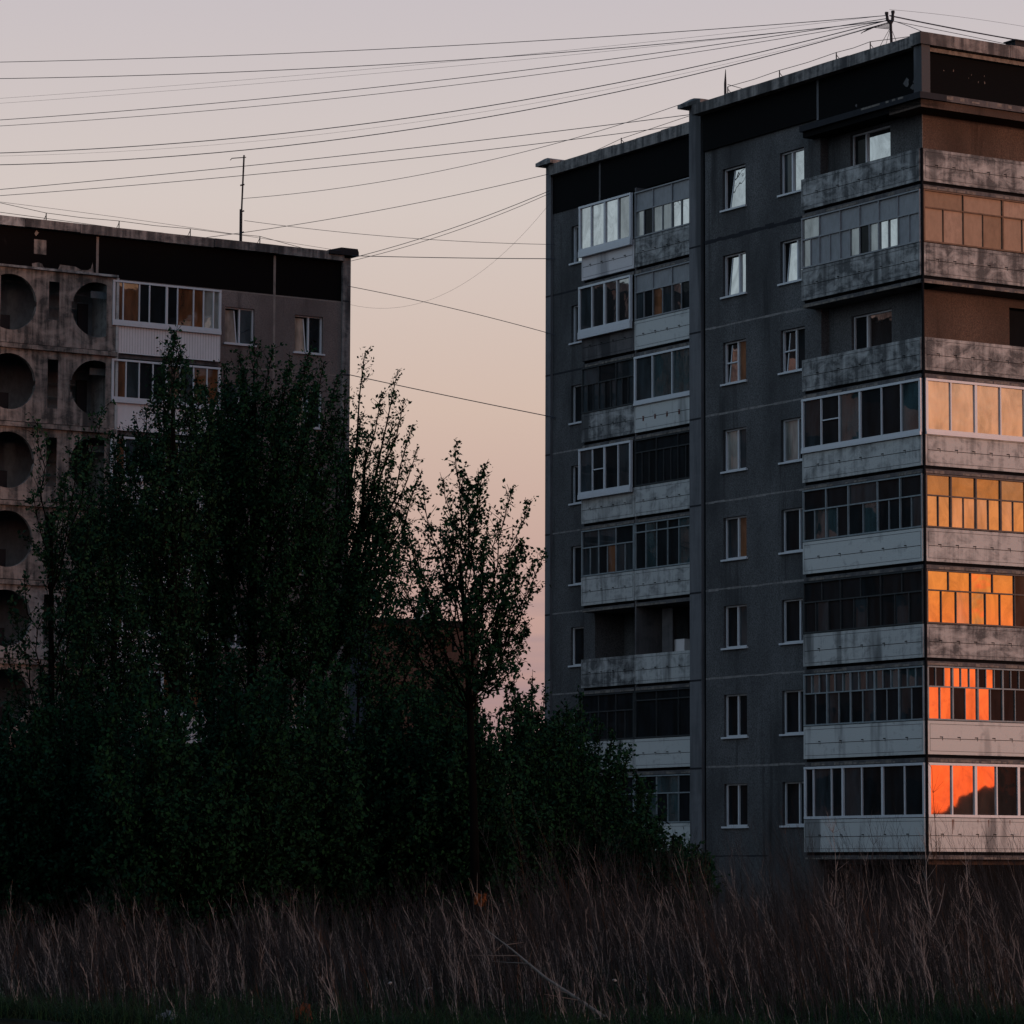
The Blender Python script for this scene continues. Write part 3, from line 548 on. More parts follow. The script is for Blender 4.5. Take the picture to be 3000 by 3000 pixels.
for i, z in enumerate(BZ):
    mb = MB(); c = z+1.47 if i == 0 else z+1.43; q = .5
    hole_panel(mb, FB, 9.87, 18.4, z+.02, z+2.72, q,
               [(10.65, c, 1.0, 10.28, 1), (14.02, c, 1.0, 14.42, -1)], (12.15, 12.55, z+(.95 if i == 0 else .57), z+2.33), C_LOG if i not in (4,) else C_PAL2)
    FB.box(mb, 9.87, 18.4, q-.16, q+.12, z+2.62 if i else z+2.70, z+2.78, C_LOG if i else C_STAIN)
    o = mb.build('loggia_screen', lbd, base=None)
    mb = MB(); FB.box(mb, 9.9, 18.4, -1.6, q-.17, z-.12, z+.05, C_DARK); FB.quad(mb, 9.9, 18.4, -1.5, z, z+2.7, LOGW)
    FB.box(mb, 10.3, 10.7, -1.1, -1.0, z+.3, z+1.9, STEEL); FB.box(mb, 9.95, 10.6, -.2, -.15, z+2.0, z+2.25, LOGW)
    for h_ in (1.2, 1.7, 2.2): FB.box(mb, 10.2, 12, -1.2, -1.15, z+h_, z+h_+.05, LOGW)
    FB.box(mb, 13.6, 14.6, -.6, -.5, z+.3, z+1.15, STEEL); mb.build('loggia_interior', o)
mb = MB(); FB.box(mb, 9.80, 9.90, -1.5, .53, -.1, 23.35, C_MID); mb.build('party_wall', lbd)
mb = MB()
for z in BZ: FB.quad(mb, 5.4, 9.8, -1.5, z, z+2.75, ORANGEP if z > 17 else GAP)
mb.build('balcony_back_wall', lbd)
mull = [(9.84-a)/4.42 for a in (9.42, 8.77, 8.36, 7.66, 7.22, 6.56, 6.15, 5.74)]
FBf = Fac(PB-V*30, V, -U)
for i, z in enumerate(BZ):
    s0, s1 = 30-10.05, 30-5.66
    mb = MB(); FBf.box(mb, s0, s1, .38, .48, z-.02, z+1.08, SIDING)
    if i == 0 or i > 1:
        x = s0+.05
        while x < s1-.03: FBf.quad(mb, x, x+.012, .483, z+.02, z+1.02, METAL); x += .11
    o = mb.build('balcony', lbd); o['label'] = 'white glazed balcony beside the round loggia openings'
    glazing(FBf, o, s0, s1, z+1.10, z+2.62 if i == 0 else z+2.55, .5, 'pvc', mull if i == 0 else (.13, .25, .375, .5, .625, .75, .875), PVC,
            [G_BRN, G_BRN, G_BLK, G_BLK, G_BLK, G_BRN, G_BRN, G_CURT, G_CURT] if i == 0 else [G_BRN, G_DULL, G_BLK, G_BLK, G_BRN, G_DULL, G_BRN, G_BRN], drop=.13, thick=(4,), out=.04)
    mb = MB(); FBf.box(mb, s0, s1, -1.5, .36, z-.18, z-.04, C_DARK); mb.build('floor_slab', o)
for i, z in enumerate(BZ):
    window(FBf, lbd, 30-5.22, 30-4.0, z+.78, z+2.13, 0, (.52,), (), PVC, ['tiltl' if i == 0 else G_GLZ, G_GLZ], fw=.05)
    window(FBf, lbd, 30-2.3, 30-1.1, z+.68, z+2.08, 0, (.52,), (), PVC, ['tiltl', G_GLZ], fw=.05)
railing(FB, lbd, (12.3, 9.4, 6.5, 3.6), -.4, 25.2, 0, .42, [[FB.P(3.6, -.4, 25.62), FB.P(1.1, -.4, 25.25)], [FB.P(12.3, -.4, 25.62), FB.P(15.5, -.4, 25.95)], [FB.P(15.5, -.4, 25.5), FB.P(9.4, -.4, 25.35), FB.P(3.6, -.4, 25.3), FB.P(2, -.4, 25.2)]])
# antenna mast
am = FB.P(4.3, -.6, 25.1); ant = thing('antenna_mast', 'slim dark antenna mast with a short arm at its top on the left block roof', 'antenna mast', am)
mb = MB(); tube(mb, [am, (am[0], am[1], 26.6)], .055, STEEL, 8); tube(mb, [(am[0]+.02, am[1], 26.5), (am[0]+.09, am[1], 28.65)], .032, STEEL, 8); mb.build('pole', ant)
mb = MB(); tube(mb, [(am[0]-.42, am[1], 28.46), (am[0]-.36, am[1], 28.53), (am[0]+.17, am[1], 28.57)], .018, STEEL, 5); mb.build('arm', ant)
mb = MB()
for z in (25.7, 26.5, 27.5): tube(mb, [(am[0]-.04, am[1]-.02, z), (am[0]+.12, am[1]-.02, z+.04)], .03, STEEL, 6)
mb.build('clamps', ant)

# ================================================================ far building between the two blocks
BR = flat('far_brick', (.032, .025, .025), .95, .1, .4); BRS = flat('far_side_wall', (.03,.032,.042), .95, .1, .4)
c0 = at(1085, 1808, 215); FF = Fac(c0[:2], V, -U); FG = Fac(c0[:2], U, -V); zt = float(c0[2])
fb = thing('far_building', 'low far brown brick building in the gap between the two tall blocks', 'building', (c0[0], c0[1], 0))
mb = MB(); hs = [(2+2.6*j, 3.3+2.6*j, zt-1.9-3*k, zt-.8-3*k) for j in range(2) for k in range(5)]
FF.wall(mb, 0, 7.6, 0, -.1, zt-.4, hs, BR); FG.wall(mb, 0, 10, 0, -.1, zt-.4, [], BRS); FF.box(mb, .3, 7.5, -9.8, -.4, -.1, zt-.5, GAP); mb.build('wall', fb)
mb = MB(); FF.box(mb, -.2, 7.8, -10, .2, zt-.4, zt, GAP); rf = mb.build('roof', fb)
for h_ in hs:
    mb = MB(); FF.quad(mb, h_[0], h_[1], -.15, h_[2], h_[3], G_OFF); mb.build('window', fb)
mb = MB(); cc = np.array(FF.P(4.9, -2.0, zt)); n1, n2 = 12, 6
def sph(a, b): th_, ph = a/n1*2*math.pi, b/n2*math.pi/2; return cc+np.array((.62*math.cos(th_)*math.cos(ph), .62*math.sin(th_)*math.cos(ph), .75*math.sin(ph)+.1))
for a in range(n1):
    mb.poly([cc+(sph(a, 0)-cc)*(1, 1, 0), cc+(sph(a+1, 0)-cc)*(1, 1, 0), sph(a+1, 0), sph(a, 0)], SIDING)
    for b in range(n2): mb.poly([sph(a, b), sph(a+1, b), sph(a+1, b+1), sph(a, b+1)], SIDING)
mb.build('roof_dome', fb)

# ================================================================ overhead cables
def cable(pts, Y0, Y1, rad, label, group='overhead cables between the roofs'):
    """pts measured on the photograph left to right; the cable itself runs in depth from Y0 to Y1"""
    x = np.array([p[0] for p in pts], float); y = np.array([p[1] for p in pts], float); deg = min(2, len(pts)-1); co = np.polyfit(x, y, deg)
    xs = np.linspace(x[0], x[-1], 28); P = [at(a, float(np.polyval(co, a)), Y0+(Y1-Y0)*(a-x[0])/(x[-1]-x[0])) for a in xs]
    b = tuple(P[0]); mb = MB(); tube(mb, P, rad, CABLE, 5); o = mb.build('overhead_cable', base=b); tag(o, label, 'cable', group)
MASTY = pm[1]
cable([(-60,183),(750,160),(1300,136),(1952,94),(2598,46)], 128, MASTY, .012, 'highest overhead cable crossing the sky to the forked roof mast')
cable([(-60,232),(750,206),(1300,180),(1952,129),(2600,60)], 128, MASTY, .013, 'second highest overhead cable crossing the sky to the roof mast')
cable([(-60,296),(750,222),(1500,166),(2000,120),(2600,40)], 150, MASTY, .005, 'faint hair-thin upper one of two pale cables under the second highest cable')
cable([(-60,310),(750,238),(1500,178),(2000,136),(2600,56)], 150, MASTY, .005, 'faint hair-thin lower one of two pale cables under the second highest cable')
cable([(-60,354),(750,294),(1300,235),(2155,116),(2600,58)], 128, MASTY, .012, 'upper cable of the close pair entering the left edge above its middle height of sky')
cable([(-60,371),(750,315),(1300,254),(2155,128),(2600,64)], 128, MASTY, .010, 'lower cable of the close pair entering the left edge above its middle height of sky')
cable([(-60,449),(700,406),(1300,332),(1952,210),(2604,60)], 126, MASTY, .015, 'thick upper sagging cable rising steeply to the mast above the antenna top')
cable([(-60,458),(700,418),(1300,348),(1952,224),(2604,66)], 126, MASTY, .004, 'hair-thin cable running between the two thick sagging cables')
cable([(-60,483),(700,443),(1300,367),(1952,232),(2604,68)], 126, MASTY, .015, 'thick lower sagging cable passing just over the antenna mast top')
cable([(-60,560),(750,485),(1300,422),(1807,362),(2030,336)], 140, 118, .013, 'upper cable crossing behind the antenna mast to the middle pier')
cable([(-60,577),(750,512),(1300,454),(1807,388),(2030,366)], 140, 118, .012, 'lower cable crossing behind the antenna mast to the middle pier')
cable([(708,581),(1100,538),(1300,498),(1735,388),(2030,294)], am[1], 116, .010, 'thin cable starting halfway up the antenna mast and rising to the middle pier')
cable([(540,706),(750,672),(1100,620),(1300,580),(1625,505)], 133, 124, .011, 'cable rising from the left roof railing to the left pier of the right block')
cable([(1027,757),(1300,677),(1612,558)], 133, 124, .012, 'upper of two crossing cables rising from the left block end wall')
cable([(1027,765),(1330,678),(1612,566)], 133, 124, .010, 'lower of two crossing cables rising from the left block end wall')
cable([(716,646),(1225,700),(1500,712),(1625,717)], am[1], 124, .009, 'thin cable falling gently right from the lower antenna mast')
cable([(1020,749),(1300,755),(1625,758)], 133.5, 124, .014, 'nearly level dark cable between the two block roofs')
cable([(1018,838),(1200,875),(1625,981)], 133.5, 124, .012, 'cable falling from the left block top storey to the right block')
cable([(1015,1096),(1190,1134),(1402,1178),(1625,1223)], 133.5, 124, .016, 'lowest thick cable leaving the tree top down to the right block')
cable([(1027,893),(1250,880),(1420,790),(1615,590)], 133.5, 124, .004, 'hair-thin looping cable sagging between the two blocks')
cable([(0,592),(366,638),(717,692),(1000,735)], 126, 133, .007, 'thin cable stretched above the left block roof railing')
cable([(2606,46),(2750,75),(2880,100),(3080,134)], MASTY, 108, .022, 'thick cable bundle falling right from the roof mast')
cable([(2606,60),(2750,88),(3080,158)], MASTY, 108, .010, 'thin cable just below the thick bundle right of the mast')
cable([(2606,28),(2750,42),(3080,92)], MASTY, 125, .005, 'faint thin cable high to the right of the mast')
cable([(2606,58),(2650,72),(2700,92)], MASTY, 104.6, .010, 'short cable from the mast down to the roof corner')

# ================================================================ trees and shrubs
class Cloud:
    """numpy buffers: tapered three-sided stems and small folded leaves"""
    def __init__(s): s.v = []; s.f = []; s.n = 0
    def stems(s, A, B, ra, rb_, k=3):
        A, B = np.atleast_2d(A), np.atleast_2d(B); d = B-A; d /= np.linalg.norm(d, axis=1, keepdims=True)+1e-9
        h_ = np.where(np.abs(d[:, 2:3]) < .9, np.array([[0, 0, 1.]]), np.array([[1., 0, 0]])); a = np.cross(d, h_); a /= np.linalg.norm(a, axis=1, keepdims=True); b = np.cross(d, a)
        ra, rb_ = np.broadcast_to(ra, len(A)), np.broadcast_to(rb_, len(A)); V_ = []
        for P, r in ((A, ra), (B, rb_)):
            for j in range(k): t = 2*math.pi*j/k; V_.append(P+r[:, None]*(a*math.cos(t)+b*math.sin(t)))
        V_ = np.stack(V_, 1); n = len(A); base_ = s.n+np.arange(n)[:, None]*2*k
        F_ = np.concatenate([base_+np.array([[j, (j+1) % k, k+(j+1) % k, k+j]]) for j in range(k)], 0)
        s.v.append(V_.reshape(-1, 3)); s.f.append(F_); s.n += n*2*k; return len(F_)
    def leaves(s, P, size, droop=.3):
        n = len(P); d = RNG.normal(size=(n, 3)); d[:, 2] -= droop; d /= np.linalg.norm(d, axis=1, keepdims=True)
        u = RNG.normal(size=(n, 3)); a = np.cross(d, u); a /= np.linalg.norm(a, axis=1, keepdims=True); c = np.cross(a, d)
        L = size*RNG.uniform(.6, 1.25, (n, 1)); w_ = L*.30
        V_ = np.stack([P, P+d*L*.45+a*w_+c*L*.08, P+d*L, P+d*L*.45-a*w_+c*L*.08], 1); base_ = s.n+np.arange(n)[:, None]*4
        s.v.append(V_.reshape(-1, 3)); s.f.append(base_+np.array([[0, 1, 2, 3]])); s.n += 4*n; return n
    def build(s, name, mats, parent=None, base_=(0, 0, 0), mi=None):
        v = np.concatenate(s.v)-np.array(base_); f = np.concatenate(s.f); me = bpy.data.meshes.new(name)
        me.vertices.add(len(v)); me.vertices.foreach_set('co', v.ravel().astype(np.float32)); me.loops.add(f.size); me.loops.foreach_set('vertex_index', f.ravel().astype(np.int32))
        me.polygons.add(len(f)); me.polygons.foreach_set('loop_start', np.arange(0, f.size, 4, dtype=np.int32)); me.polygons.foreach_set('loop_total', np.full(len(f), 4, dtype=np.int32))
        for m in mats: me.materials.append(m)
        if mi is not None: me.polygons.foreach_set('material_index', np.asarray(mi, dtype=np.int32))
        me.update(calc_edges=True); o = bpy.data.objects.new(name, me); S.collection.objects.link(o)
        if parent: o.parent = parent
        elif any(base_): o.location = base_
        return o
def bez(a, c, b, n):
    t = np.linspace(0, 1, n)[:, None]; return a*(1-t)**2+2*c*t*(1-t)+b*t*t
def plant(name, label, cat, base_xy, tips, trunk_top, r0, leaf, size, group, dens=1., shoot=1.2, step=.16, inner=1, multi=False, leafstep=.05, lo=.15):
    """trunk with limbs bent up to the tips; along each limb leafy shoots; the tips give the crown its outline"""
    B = np.array([base_xy[0], base_xy[1], gz(*base_xy) if abs(base_xy[0]) < 60 else 0.]); o = thing(name, label, cat, tuple(B), group)
    T = np.array(trunk_top, float); tr = Cloud(); cr = Cloud(); n = 12
    path = bez(B, (B+T)/2+np.array([RNG.normal()*.12, 0, 0]), T, n); rr = np.linspace(r0, r0*.28, n)
    tr.stems(path[:-1], path[1:], rr[:-1], rr[1:], 8); Hh = T[2]-B[2]; LP = []
    for q in tips:
        q = np.array(q, float); hd = np.linalg.norm(q[:2]-T[:2]); zs = max(B[2]+Hh*lo, min(T[2], q[2]-hd*1.15-.6-(q[2]-B[2])*.12)); fr = (zs-B[2])/Hh
        st = path[min(n-1, int(fr*(n-1)))] if not multi else B+np.array([RNG.normal()*.3, RNG.normal()*.3, .1])
        c = st+(q-st)*np.array([.55, .55, .42]); m = 9; l_ = bez(st, c, q, m); l_[1:-1] += RNG.normal(size=(m-2, 3))*.05
        r1 = max(.018, r0*.42*np.linalg.norm(q-st)/max(4., Hh)); rl = np.linspace(r1, .008, m); tr.stems(l_[:-1], l_[1:], rl[:-1], rl[1:], 5); LP.append(l_)
        for _ in range(inner):      # a fork off each limb, ending a little short of the outline
            i = RNG.integers(2, 6); s2 = l_[i]; e2 = s2+(q-s2)*RNG.uniform(.5, .85)+RNG.normal(size=3)*np.array([.45, .8, .35])
            if abs(e2[0]-B[0]) > abs(q[0]-B[0]): e2[0] = q[0]-.12*np.sign(q[0]-B[0])
            if e2[2] > q[2]: e2[2] = q[2]-.3
            l2 = bez(s2, s2+(e2-s2)*np.array([.65, .65, .35]), e2, 6); r2 = np.linspace(rl[i]*.7, .006, 6); tr.stems(l2[:-1], l2[1:], r2[:-1], r2[1:], 4); LP.append(l2)
    SA, SB, LV = [], [], []
    for l_ in LP:
        seg = np.linalg.norm(np.diff(l_, axis=0), axis=1); tot = seg.sum(); cum = np.concatenate([[0], np.cumsum(seg)])/tot
        for s_ in np.concatenate([np.arange(.16*tot, .6*tot, step/dens), np.arange(.6*tot, tot, step*.6/dens)]):
            t = s_/tot; p = np.array([np.interp(t, cum, l_[:, k]) for k in range(3)]); d = l_[min(len(l_)-1, int(t*(len(l_)-1))+1)]-l_[int(t*(len(l_)-1))] if t < 1 else l_[-1]-l_[-2]
            d = d/(np.linalg.norm(d)+1e-9); rnd = RNG.normal(size=3); rnd /= np.linalg.norm(rnd); dirv = d*(.5+.25*t)+rnd*.85+np.array([0, 0, .22]); dirv /= np.linalg.norm(dirv)
            Ls = shoot*RNG.uniform(.35, 1)*(1-.70*t**1.6)*min(1, .5+tot*.12); e = p+dirv*Ls; e[2] += .06*Ls; SA.append(p); SB.append(e)
            k = max(2, int(Ls/leafstep)); tt = RNG.uniform(.12, 1.05, k)[:, None]; LV.append(p+(e-p)*tt+RNG.normal(size=(k, 3))*.045)
            if Ls > .5:             # twigs off the shoot
                for _ in range(2):
                    a_ = p+(e-p)*RNG.uniform(.3, .8); rnd = RNG.normal(size=3); e3 = a_+(dirv*.6+rnd*.4)*Ls*.38; SA.append(a_); SB.append(e3); k = max(2, int(Ls*.45/leafstep)); tt = RNG.uniform(.1, 1.05, k)[:, None]; LV.append(a_+(e3-a_)*tt+RNG.normal(size=(k, 3))*.035)
        k = 26; tt = RNG.uniform(.3, 1.02, k)[:, None]; LV.append(l_[-2]+(l_[-1]-l_[-2])*tt+RNG.normal(size=(k, 3))*.07*(1.15-tt))
    cr.stems(np.array(SA), np.array(SB), .009, .004); nf = sum(len(x) for x in cr.f); P = np.concatenate(LV); P = P[P[:, 2] > .15]; nl = cr.leaves(P, size)
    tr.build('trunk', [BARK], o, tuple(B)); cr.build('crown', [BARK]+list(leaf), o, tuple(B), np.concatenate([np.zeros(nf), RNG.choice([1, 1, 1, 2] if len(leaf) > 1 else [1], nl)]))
    return o, len(P)
def tipset(pts, Y, jit=1.3): return [at(x, y, Y+RNG.uniform(-jit, jit)) for x, y in pts]
def gxy(x, Y): q = at(x, 2600, Y); return (float(q[0]), float(q[1]))
GT = 'trees in front of the blocks'; NL = 0
def tree(label, x, Y, top, tips, r0, leaf=(LEAF_A, LEAF_B), size=.10, **k):
    o, n = plant('tree', label, 'tree', gxy(x, Y), tipset(tips, Y, k.pop('jit', 1.3)), at(*top, Y), r0, leaf, size, GT, **k); return o
tree('tall dark tree before the left block with its crown topping the second window row', 735, 84, (745, 1180),
     [(700,1035),(745,1000),(655,1065),(800,1018),(850,1060),(905,1035),(950,1060),(992,1100),(985,1230),(600,1130),(640,1200),(560,1270),(965,1380),(990,1500),(540,1420),(560,1560),(940,1640),(520,1700),(700,1300),(820,1280),(760,1450),(880,1480),(650,1500),(985,1720),(820,1650),(720,1750),(940,1820),(560,1850),(640,1300),(900,1230),(985,1600),(990,1330),(720,1180),(850,1160),(600,1400),(480,1600),(860,1780)],
     .19, dens=1.25, inner=3)
tree('slender dark tree spiking up before the white glazed balcony', 500, 80, (508, 1200),
     [(510,968),(478,1075),(545,1060),(455,1130),(400,1235),(430,1200),(575,1110),(350,1270),(620,1230),(330,1400),(380,1350),(450,1320),(560,1330),(300,1560),(640,1380),(420,1500),(540,1500),(600,1600),(350,1700),(460,1700),(560,1760),(290,1800)],
     .14, dens=1.15, inner=2, leaf=(LEAF_A, LEAF_C))
tree('broad dark tree filling the space between the round loggias and the white balconies', 330, 84, (335, 1500),
     [(330,1270),(250,1380),(400,1290),(200,1500),(150,1640),(450,1400),(300,1450),(380,1520),(240,1620),(130,1800),(190,1760),(320,1680),(430,1640),(500,1500),(260,1820),(360,1880),(460,1850),(120,1950),(210,1980),(300,2000),(520,1700),(420,1960),(160,1560),(280,1560),(350,1380)],
     .15, dens=1.1, inner=3, leaf=(LEAF_A, LEAF_C))
tree('dark filler tree rooted between the two tallest trees of the left clump', 620, 88, (620, 1450),
     [(600,1130),(560,1190),(640,1150),(680,1200),(610,1300),(560,1400),(660,1380),(700,1500),(540,1540),(620,1560),(680,1680),(560,1720),(640,1800),(720,1850),(520,1880),(600,1960)],
     .13, dens=1.1, inner=2)
tree('thin loose tree at the left edge before the round loggias', 165, 78, (150, 1500),
     [(110,1235),(232,1290),(300,1190),(180,1400),(280,1420),(130,1560),(250,1600),(180,1780),(300,1700),(40,1760),(15,1900),(70,1680),(120,1980),(260,1950)],
     .12, dens=.8, inner=1, leaf=(LEAF_A, LEAF_C))
tree('leaning tree rising past the end of the left block against the sky', 800, 93, (930, 2000),
     [(1070,1028),(1165,1085),(1118,1150),(1184,1172),(1208,1245),(1236,1380),(1203,1450),(1012,1125),(1150,1330),(1186,1560),(1132,1650),(1090,1400),(1060,1580),(1032,1300),(1142,1490),(1090,1740),(1010,1480),(1150,1240),(1020,1660),(1225,1310)],
     .17, dens=.88, inner=1, lo=.3, leafstep=.044, size=.105, shoot=1.1)
tree('airy tree with a straight black trunk standing alone in the gap between the blocks', 1394, 70, (1348, 1640),
     [(1337,1294),(1297,1400),(1421,1360),(1372,1400),(1500,1430),(1546,1468),(1462,1540),(1598,1612),(1560,1720),(1548,1840),(1522,1940),(1196,1550),(1240,1440),(1150,1645),(1088,1725),(1225,1660),(1290,1560),(1500,1640),(1430,1560),(1480,1760),(1460,1890),(1130,1790),(1165,1500),(1125,1600),(1535,1600),(1400,1700)],
     .115, dens=.92, inner=2, lo=.66, shoot=.85, leafstep=.045, step=.145, size=.098, jit=1.2)
tree('low-limbed tree with slanting boughs under the leaning tree in the sky gap', 1010, 90, (1050, 2050),
     [(1165,1590),(1120,1630),(1205,1650),(1245,1590),(1075,1680),(1285,1640),(1150,1740),(1235,1750),(1050,1760),(1300,1730),(1190,1830),(1100,1850)],
     .11, dens=.6, inner=1, lo=.45, leafstep=.05, size=.10, shoot=1.0)
tree('low spreading tree behind the lone black trunk', 1250, 97, (1240, 1960), [(1180,1960),(1240,1950),(1300,1960),(1120,1960),(1080,1980),(1340,1960),(1200,2000),(1290,2000),(1100,2020),(1350,2040),(1050,1960),(1400,1990)], .12, dens=1.1, inner=2)
# shrubs: a thicket along the foot of the blocks
GS = 'shrubs in the thicket below the blocks'
shr = [(60, 74, 2060, 230, 'shrub at the far left foot of the thicket'), (260, 76, 1990, 240, 'dark shrub below the round loggias'), (470, 72, 1960, 240, 'dense shrub below the white balconies'),
       (690, 74, 1900, 250, 'dense black-green shrub left of the middle of the thicket'), (900, 78, 1880, 240, 'tall shrub below the end wall of the left block'), (1090, 82, 1900, 210, 'round shrub under the far brick building'),
       (1260, 80, 1960, 200, 'shrub just left of the straight black trunk'), (1470, 84, 2030, 170, 'shrub just right of the straight black trunk'), (1390, 80, 2040, 150, 'dark shrub wrapped round the foot of the straight black trunk'), (1640, 86, 2110, 120, 'dark shrub across the corner of the left pier'), (1570, 88, 2005, 130, 'upright leafy shrub closing the foot of the sky gap'),
       (1690, 92, 2065, 150, 'shrub leaning on the set-back balconies'), (1800, 90, 2180, 150, 'shrub below the set-back balconies'), (1885, 86, 2360, 120, 'low shrub before the lowest set-back balcony'), (1990, 84, 2440, 110, 'small shrub at the foot of the middle pier')]
for i, (x, Y, top, hw, lab) in enumerate(shr):
    tips = []
    nt_ = int(30*hw/200)+8
    for j in range(nt_):
        u = RNG.uniform(-1, 1); yy = top+(u*u)*(hw*1.0)+RNG.uniform(0, 1)**1.6*(2480-top)*.85; tips.append((x+u*hw, yy))
    if x == 1570: tips += [(1480,2010),(1505,1990),(1560,1992),(1540,2040),(1590,2080),(1605,2150),(1520,2060)]
    if x == 1690: tips += [(1700,2030),(1660,2060),(1740,2100)]
    plant('shrub', lab, 'shrub', gxy(x, Y), tipset(tips, Y, 2.0), at(x, min(2450, top+300), Y), .05, (LEAF_A, LEAF_B), .12, GS, dens=1.0 if x < 1600 else .8, inner=2, multi=True, shoot=1.0, leafstep=.05)

# ================================================================ dry weeds, grass and what lies in them
WD = flat('weed_dark', (.0075, .008, .009), .9, .1, .4); WM = flat('weed_mid', (.029, .031, .036), .9, .1, .4); WP = flat('weed_pale', (.20, .19, .19), .8, .2, .3); WR = flat('weed_russet', (.05, .026, .015), .9, .1, .4)
wc = Cloud(); mi = []
def weeds(n, Y0, Y1, h0, h1, pw, side=0):
    Yv = RNG.uniform(Y0, Y1, n); Xv = RNG.uniform(-1, 1, n)*(.152*Yv); 
    if side: Xv = np.abs(Xv)*side
    clump = .5+.5*np.sin(Xv*1.7+np.sin(Yv*.6)*2)*np.sin(Yv*.8+1.3+Xv*.35); keep = RNG.uniform(0, 1, n) < .35+.65*clump; Yv, Xv = Yv[keep], Xv[keep]; n = len(Yv)
    clump = clump[keep]
    Z = np.array([gz(a, b) for a, b in zip(Xv, Yv)]); h_ = (h0+(h1-h0)*RNG.beta(1.6, 1.8, n))*(.62+.50*clump)*(.90+.10*np.clip(Xv/6, -1, 1)); P0 = np.stack([Xv, Yv, Z], 1); lean = RNG.normal(-.16, .13, n); leany = RNG.normal(0, .15, n); r = RNG.uniform(.003, .0065, n)
    col = RNG.choice([0, 1, 2, 3], n, p=pw); pts = [P0]; 
    for k in range(1, 5):
        t = k/4; c = P0+np.stack([lean*h_*t**1.5, leany*h_*t**1.4, h_*t], 1); c[:, :2] += RNG.normal(size=(n, 2))*.017; pts.append(c)
    for k in range(4): wc.stems(pts[k], pts[k+1], r*(1-k*.2), r*(1-(k+1)*.2)); mi.append(np.tile(col, 3))
    for _ in range(11):
        t = RNG.uniform(.25, .98, n); k = np.minimum(3, (t*4).astype(int)); A = np.stack(pts, 0); f_ = (t*4-k)[:, None]; a = A[k, np.arange(n)]*(1-f_)+A[k+1, np.arange(n)]*f_
        L = h_*RNG.uniform(.08, .30, n)*(1.15-t*.6); an = RNG.uniform(0, 6.28, n); b = a+np.stack([np.cos(an)*L*.36+lean*L, np.sin(an)*L*.36, L*RNG.uniform(.6, 1.1, n)], 1); wc.stems(a, b, r*.42, r*.15); mi.append(np.tile(col, 3))
weeds(2000, 46.5, 53, .25, 1.0, [.45, .42, .10, .03]); weeds(4200, 50, 58, .7, 1.7, [.48, .40, .09, .03]); weeds(6400, 54, 72, 1.0, 2.15, [.50, .38, .08, .04]); weeds(3000, 66, 84, 1.3, 2.5, [.6, .35, .04, .01]); weeds(1500, 62, 82, 1.9, 3.3, [.55, .38, .05, .02], 1)
o = wc.build('dry_weeds', [WD, WM, WP, WR], mi=np.concatenate(mi)); tag(o, 'tall tangled dry weeds filling the foreground', 'weeds', kind='stuff')
GR = flat('grass_green', (.008, .030, .013), .8, .1, .4); GR2 = flat('grass_dark', (.006, .016, .009), .8, .1, .3)
gc = Cloud(); n = 46000; Yv = 46+RNG.uniform(0, 1, n)**1.5*22; Xv = RNG.uniform(-1, 1, n)*.155*Yv; keep = RNG.uniform(0, 1, n) < .3+.7*(.5+.5*np.sin(Xv*.9+1)*np.sin(Yv*.7)); Xv, Yv = Xv[keep], Yv[keep]; n = len(Xv)
P0 = np.stack([Xv, Yv, [gz(a, b)-.01 for a, b in zip(Xv, Yv)]], 1); h_ = RNG.uniform(.08, .34, n)*(.5+.9*(.5+.5*np.sin(Xv*2.3)*np.sin(Yv*1.9+Xv))); mid = P0+np.stack([RNG.normal(0, .04, n), RNG.normal(0, .04, n), h_*.6], 1); tip = mid+np.stack([RNG.normal(0, .09, n), RNG.normal(0, .09, n), h_*.4], 1)
gc.stems(P0, mid, .007, .005); gc.stems(mid, tip, .005, .001); cc_ = RNG.choice([0, 1], n, p=[.45, .55])
o = gc.build('grass', [GR, GR2], mi=np.concatenate([np.tile(cc_, 3)]*2)); tag(o, 'low dark green grass under the dry weeds', 'grass', kind='stuff')
# pale saplings that stand clear of the weeds
def sapling(x, Y, ytop, label, r0, arms, m=WP):
    b = at(x, 2600, Y); B = np.array((b[0], b[1], gz(b[0], b[1]))); T = at(x-12, ytop, Y); o = thing('sapling', label, 'sapling', tuple(B), 'bare pale saplings among the weeds')
    c = Cloud(); p = bez(B, (B+T)/2+np.array([.08, 0, 0]), T, 9); p[1:-1, :2] += RNG.normal(size=(7, 2))*.02; r = np.linspace(r0, .004, 9); c.stems(p[:-1], p[1:], r[:-1], r[1:], 6); c.build('trunk', [m], o, tuple(B))
    c = Cloud()
    for (t, dx, L) in arms:
        a = p[int(t*8)]; e = a+np.array((dx*L, RNG.normal()*.1, L)); q = bez(a, a+(e-a)*np.array([.75, .75, .4]), e, 5); rr = np.linspace(r0*.5, .003, 5); c.stems(q[:-1], q[1:], rr[:-1], rr[1:], 4)
        for _ in range(5): a2 = q[RNG.integers(1, 4)]; c.stems(a2, a2+np.array((RNG.normal()*.10, RNG.normal()*.1, RNG.uniform(.12, .35))), .004, .002)
    for _ in range(26): a2 = p[RNG.integers(2, 9)]; c.stems(a2, a2+np.array((RNG.normal()*.14, RNG.normal()*.1, RNG.uniform(.12, .4))), .004, .0015)
    c.build('branches', [m], o, tuple(B))
sapling(2722, 66, 2480, 'tallest pale sapling forking near the bottom right', .022, [(.22, .55, 1.1), (.3, -.5, .9), (.38, .35, .9), (.5, -.3, .8)])
sapling(2838, 70, 2490, 'thin straight pale sapling nearest the right edge', .011, [(.3, .3, .6), (.5, -.3, .6)])
